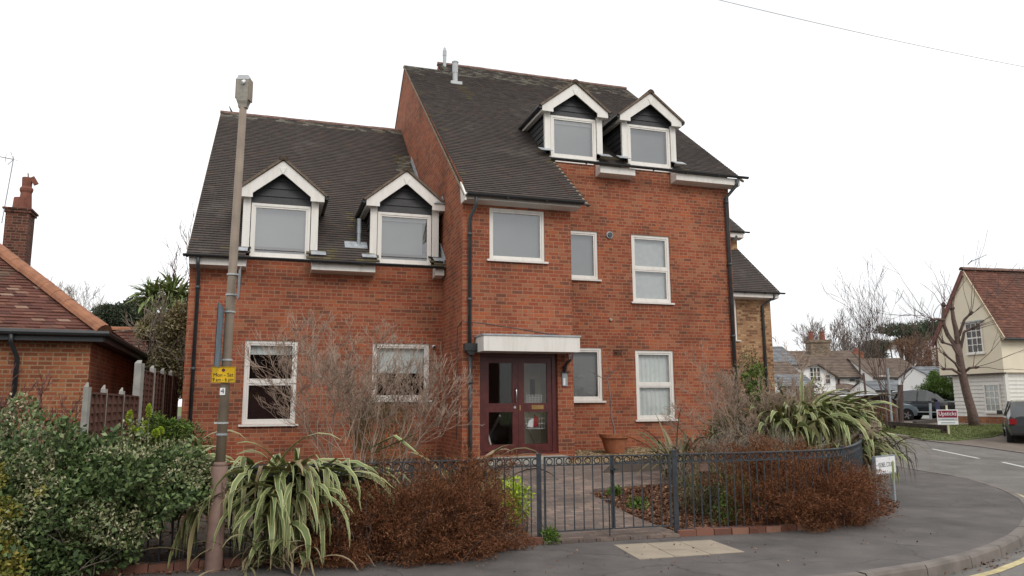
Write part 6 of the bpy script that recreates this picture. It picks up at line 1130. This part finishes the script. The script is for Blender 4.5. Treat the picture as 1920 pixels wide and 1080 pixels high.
# mulch, gravel, leaf litter
def litter(name, label, pts, n, Ln, mat_, lift=.012, flat=.25, hz=gh):
    P = np.array(pts, float); tri = [(P[0], P[i], P[i+1]) for i in range(1, len(P)-1)]; ar = np.array([abs(np.cross(b-a, c-a)) for a, b, c in tri]); k = rng.choice(len(tri), n, p=ar/ar.sum()); r1 = np.sqrt(rng.random((n, 1))); r2 = rng.random((n, 1)); A, B, C_ = (np.array([t[j] for t in tri])[k] for j in range(3)); Q = A*(1-r1)+B*r1*(1-r2)+C_*r1*r2
    Z = np.array([hz(a, b) for a, b in Q])+lift+.015*rng.random(n); return tag(leafmesh(name, np.c_[Q, Z], rng.normal(size=(n, 3))*[1, 1, flat], rng.uniform(*Ln, n), rng.uniform(Ln[0]*.5, Ln[1]*.6, n), mat_, None), kind='stuff')
litter('leaf_mulch', '', [(1.20, 11.75), (1.6, 10.5), (2.05, 9.45), (3.6, 10.0), (4.0, 12.0), (2.4, 12.5), (1.7, 12.2)], 14000, (.03, .07), M['leaf_litter'], .0)
gw = [house_w(u, v) for u, v in ((2.0, -.9), (2.0, -.2), (2.35, 1.85), (5.6, 1.85), (5.2, .3), (3.0, -.5))]; litter('gravel', '', [(p.x, p.y) for p in gw], 14000, (.02, .045), M['gravel'], .0)
kp = lambda x, y: T(x, y)+.12
litter('fallen_leaves', '', [(5.0, 10.6), (5.55, 11.2), (6.3, 12.6), (5.9, 12.9), (5.3, 11.9)], 700, (.03, .06), M['leaf_litter'], .004, hz=kp); litter('fallen_leaves', '', [(-4.5, 7.2), (-4.5, 7.05), (0.2, 8.6), (.3, 8.85), (-1, 8.45)], 600, (.02, .05), M['leaf_litter'], .004, hz=kp); litter('fallen_leaves', '', [(-2, 6.0), (3, 7.5), (6, 10), (5, 10.4), (3, 9.2), (-1, 8.0)], 110, (.02, .04), M['leaf_litter'], .003, hz=kp); litter('fallen_leaves', '', [(3.6, 7.35), (4.9, 8.15), (6.3, 9.5), (6.35, 9.4), (5, 8.0)], 160, (.02, .05), M['leaf_litter'], -.115, hz=kp)
litter('garden_leaves', '', [(-9, 6.3), (-2, 8.6), (-.3, 9), (-.6, 12), (-1, 13.5), (-5, 12.5), (-9, 11)], 5000, (.03, .06), M['leaf_litter'], .0)
# ================================================================= TREES
def tree(name, x, y, z, label, h, r, mat_, depth=6, spread=.42, ratio=.74, n0=1, lean=(0, 0), kids=(2, 3), up=.12, jit=.1, group=None, rmin=.01, trunk=.25, fan=.45):
    o = plant(name, x, y, z, label, 'tree', group); tk = []; p = Vector((0, 0, -.2)); d = Vector((lean[0], lean[1], 1)).normalized(); top = p+d*h*trunk; MB().tube([p, p.lerp(top, .5)+Vector((.02, 0, 0)), top], [r*1.25, r, r*.85], 8).build('trunk', mat_, o, smooth=True); sg = []
    for k in range(n0): a = 2*PI*k/n0+random.random(); grow(sg, top-d*random.uniform(0, .1)*h*trunk, (lean[0]+fan*math.cos(a), lean[1]+fan*math.sin(a), 1), h*.27*random.uniform(.8, 1.1), r*.55, depth, spread, ratio, 4, up, jit, kids, rmin=rmin)
    tubes('crown', sg, mat_, o); return o
def base_at(px, Y, zz=None): p = at(px, 700, Y); return p.x, Y, (T(p.x, Y) if zz is None else zz)
tree('bare_tree', *base_at(1547, 78), 'big bare spreading tree rising behind the buff chimney', 10.6, .26, M['twig_grey'], depth=6, n0=8, spread=.42, rmin=.014, trunk=.22, ratio=.72, fan=.42)
tree('bare_tree', *base_at(1592, 76), 'smaller leaning bare tree right of the buff chimney', 8, .10, M['twig_grey'], depth=5, n0=3, rmin=.012, lean=(.15, 0), trunk=.3)
for px, lb, h in ((1655, 'slender multi stemmed bare tree, left stem group by the thin steel post', 6.4), (1674, 'slender bare tree with a reddish stem between the thin posts', 5.4)): tree('slender_tree', *base_at(px, 33), lb, h, 0.05, M['bark_red'], depth=5, n0=4, spread=.40, rmin=.0055, trunk=.18, ratio=.76, fan=.35, group='slender bare trees on the verge')
tree('bare_tree', *base_at(128, 46, .8), 'bare rounded tree behind the bungalow roof', 8.3, .14, M['twig_pale'], depth=6, n0=8, spread=.45, rmin=.0065, trunk=.25, ratio=.76, fan=.55)
tree('bare_tree', *base_at(330, 26, .8), 'thin upright bare tree beside the palm', 6.6, .06, M['twig_red'], depth=4, n0=3, spread=.4, rmin=.007, trunk=.45, ratio=.68, fan=.25)
# pollarded tree leaning left before the cream house
pb = G(1828, 799, .05); YP = pb.y; PT = plant('pollarded_tree', pb.x, pb.y, T(pb.x, pb.y), 'knobbly pollarded tree leaning left in front of the cream house', 'tree'); L3 = lambda px, py, dy=0: at(px, py, YP+dy)-PT.location
MB().tube([L3(1829, 803), L3(1822, 770), L3(1812, 735), L3(1804, 700), L3(1799, 670), L3(1796, 645)], [.25, .19, .17, .165, .155, .13], 10).build('trunk', M['bark_red'], PT, smooth=True)
sg = []
def limb(pts, r, knob=True, tw=5, tl=1.2):
    P = [L3(*p) for p in pts]; n = len(P)
    for i in range(n-1): sg.append((tuple(P[i]), r*(1-.5*i/n), tuple(P[i+1]), r*(1-.5*(i+1)/n)))
    d = (P[-1]-P[-2]).normalized()
    if knob: MB().tube([P[-1]-d*.12, P[-1], P[-1]+d*.12], [r*.5, r*1.1, r*.5], 6).build('knuckle', M['bark'], PT)
    for k in range(tw): grow(sg, P[-1]-d*random.uniform(0, .15), d+Vector((random.gauss(0, .45), random.gauss(0, .45), random.gauss(.35, .4))), tl*random.uniform(.5, 1.1), .016, 2, .35, .7, 4, .1, .12, (1, 2), rmin=.006)
limb([(1797, 650), (1793, 620), (1788, 600), (1785, 578)], .12, tl=.9); limb([(1796, 655, 0), (1778, 630, .3), (1770, 610, .3), (1768, 590, .4), (1769, 572, .4)], .10); limb([(1769, 600, .3), (1756, 598, .2), (1748, 600, .1)], .07, tl=2.0, tw=7); limb([(1798, 630), (1808, 600, -.3), (1820, 588, -.5)], .07, tl=1.6); limb([(1800, 660), (1808, 622, -.3), (1825, 615, -.5)], .07, tl=1.6, tw=5); limb([(1801, 675), (1785, 647, -.2), (1768, 642, -.3)], .06, tl=1.0); limb([(1803, 700), (1790, 680, -.3), (1772, 665, -.4)], .06, tl=.8); limb([(1806, 705), (1785, 692, -.3), (1770, 692, -.4)], .065, tl=.6); limb([(1808, 698), (1818, 690, -.3), (1830, 689, -.4)], .065, tl=2.0, tw=4)
tubes('crown', sg, M['bark_red'], PT, sides=5)
# evergreen masses
def evergreen(name, px, Y, z0, label, blobs, n, mat_, Ln, Wd, trunk=None, cat='tree', lump=.5, freq=.6, up=.2):
    bx_, by_, _ = base_at(px, Y); o = plant(name, bx_, by_, z0, label, cat); BB = []
    for (qx, qy, rx, rz_) in blobs: c = at(qx, qy, Y); s_ = Y/1400; BB.append(((c.x, c.y, c.z), (rx*s_, max(rx*s_*.7, .6), rz_*s_)))
    leafy('l', BB, n, Ln, Wd, mat_, o, lump=lump, freq=freq, up=up, shell=.6); sg = []
    for b in BB:
        for k in range(3): e = Vector(b[0])-o.location; a = Vector((e.x*.2, 0, 0)); sg.append((tuple(a), .12*Y/60, tuple(e+Vector((random.uniform(-.5, .5)*b[1][0], 0, 0))), .04*Y/60))
    tubes('trunk', sg, M['bark'], o, sides=5); return o
evergreen('pine_tree', 1690, 84, .5, 'dark flat topped pine behind the cottages, left of the pollarded tree', [(1655, 648, 30, 7), (1685, 620, 36, 8), (1640, 656, 20, 7), (1725, 630, 26, 7), (1700, 640, 30, 6), (1640, 668, 22, 7)], 9000, M['pine'], (.3, .6), (.05, .12), lump=.7, freq=.35)
evergreen('pine_tree', 1752, 86, .5, 'dark pine just behind the cream house gable', [(1745, 615, 26, 10), (1765, 622, 22, 12), (1735, 628, 20, 8)], 5000, M['pine'], (.3, .6), (.05, .12), lump=.9, freq=.35)
evergreen('russet_tree', 1725, 68, .5, 'russet brown leafed tree behind the cottages and the green bush', [(1715, 665, 38, 32), (1745, 680, 30, 42), (1690, 650, 22, 22), (1740, 715, 30, 28)], 7500, M['russet'], (.3, .8), (.02, .05), lump=.8, freq=.5)
evergreen('green_bush', 1762, 43, .5, 'green conifer bush between the black car and the cream house', [(1760, 725, 24, 20), (1750, 712, 9, 18), (1785, 735, 20, 18), (1738, 735, 14, 10)], 9000, M['green2'], (.08, .2), (.02, .05), cat='shrub', lump=.6, freq=1.2)
evergreen('dark_evergreen', 232, 30, .8, 'dark round evergreen tree behind the outbuilding', [(235, 590, 38, 30), (215, 600, 32, 22), (255, 600, 30, 26), (195, 610, 20, 12)], 16000, M['pine'], (.1, .22), (.03, .07), lump=.5, freq=1.1)
# cordyline palm with ivy
cpb = base_at(305, 20, .7); CP = plant('cordyline_palm', *cpb, 'two headed spiky palm rising from ivy beside the flats', 'tree')
for px, py, n in ((285, 560, 150), (322, 556, 170), (338, 568, 80)):
    c = at(px, py, 20)-CP.location; MB().tube([(c.x*.4, 0, 0), tuple(c)], [.12, .09], 8).build('trunk', M['bark'], CP); blades('spike_head', tuple(c), n, (.45, .75), .075, M['spike'], CP, droop=.9, lift=(-.9, 1.5), spread=.05, nseg=5)
iv = plant('ivy_thicket', cpb[0]+.2, 19.6, .7, 'tall thicket of ivy and dry stems wrapping the palm trunks', 'shrub'); s_ = 20/1400; BB = []
for qx, qy, rx, rz_ in ((283, 615, 16, 24), (310, 622, 26, 30), (337, 615, 16, 36), (320, 660, 30, 40), (300, 690, 30, 30), (340, 690, 16, 60)): c = at(qx, qy, 19.6); BB.append(((c.x, c.y, c.z), (rx*s_, .5, rz_*s_)))
leafy('l', BB, 26000, (.05, .14), (.02, .05), M['ivy'], iv, lump=.4, freq=2.0, up=-.3); sg = []
for k in range(40): b = random.choice(BB); grow(sg, (b[0][0]-iv.location.x+random.uniform(-.2, .2), random.uniform(-.5, 0), b[0][2]-.7-random.uniform(0, b[1][2])), (random.gauss(0, .5), -.1, random.gauss(.6, .5)), .6, .018, 2, .6, .7, 3, rmin=.008)
tubes('stems', sg, M['twig_pale'], iv)
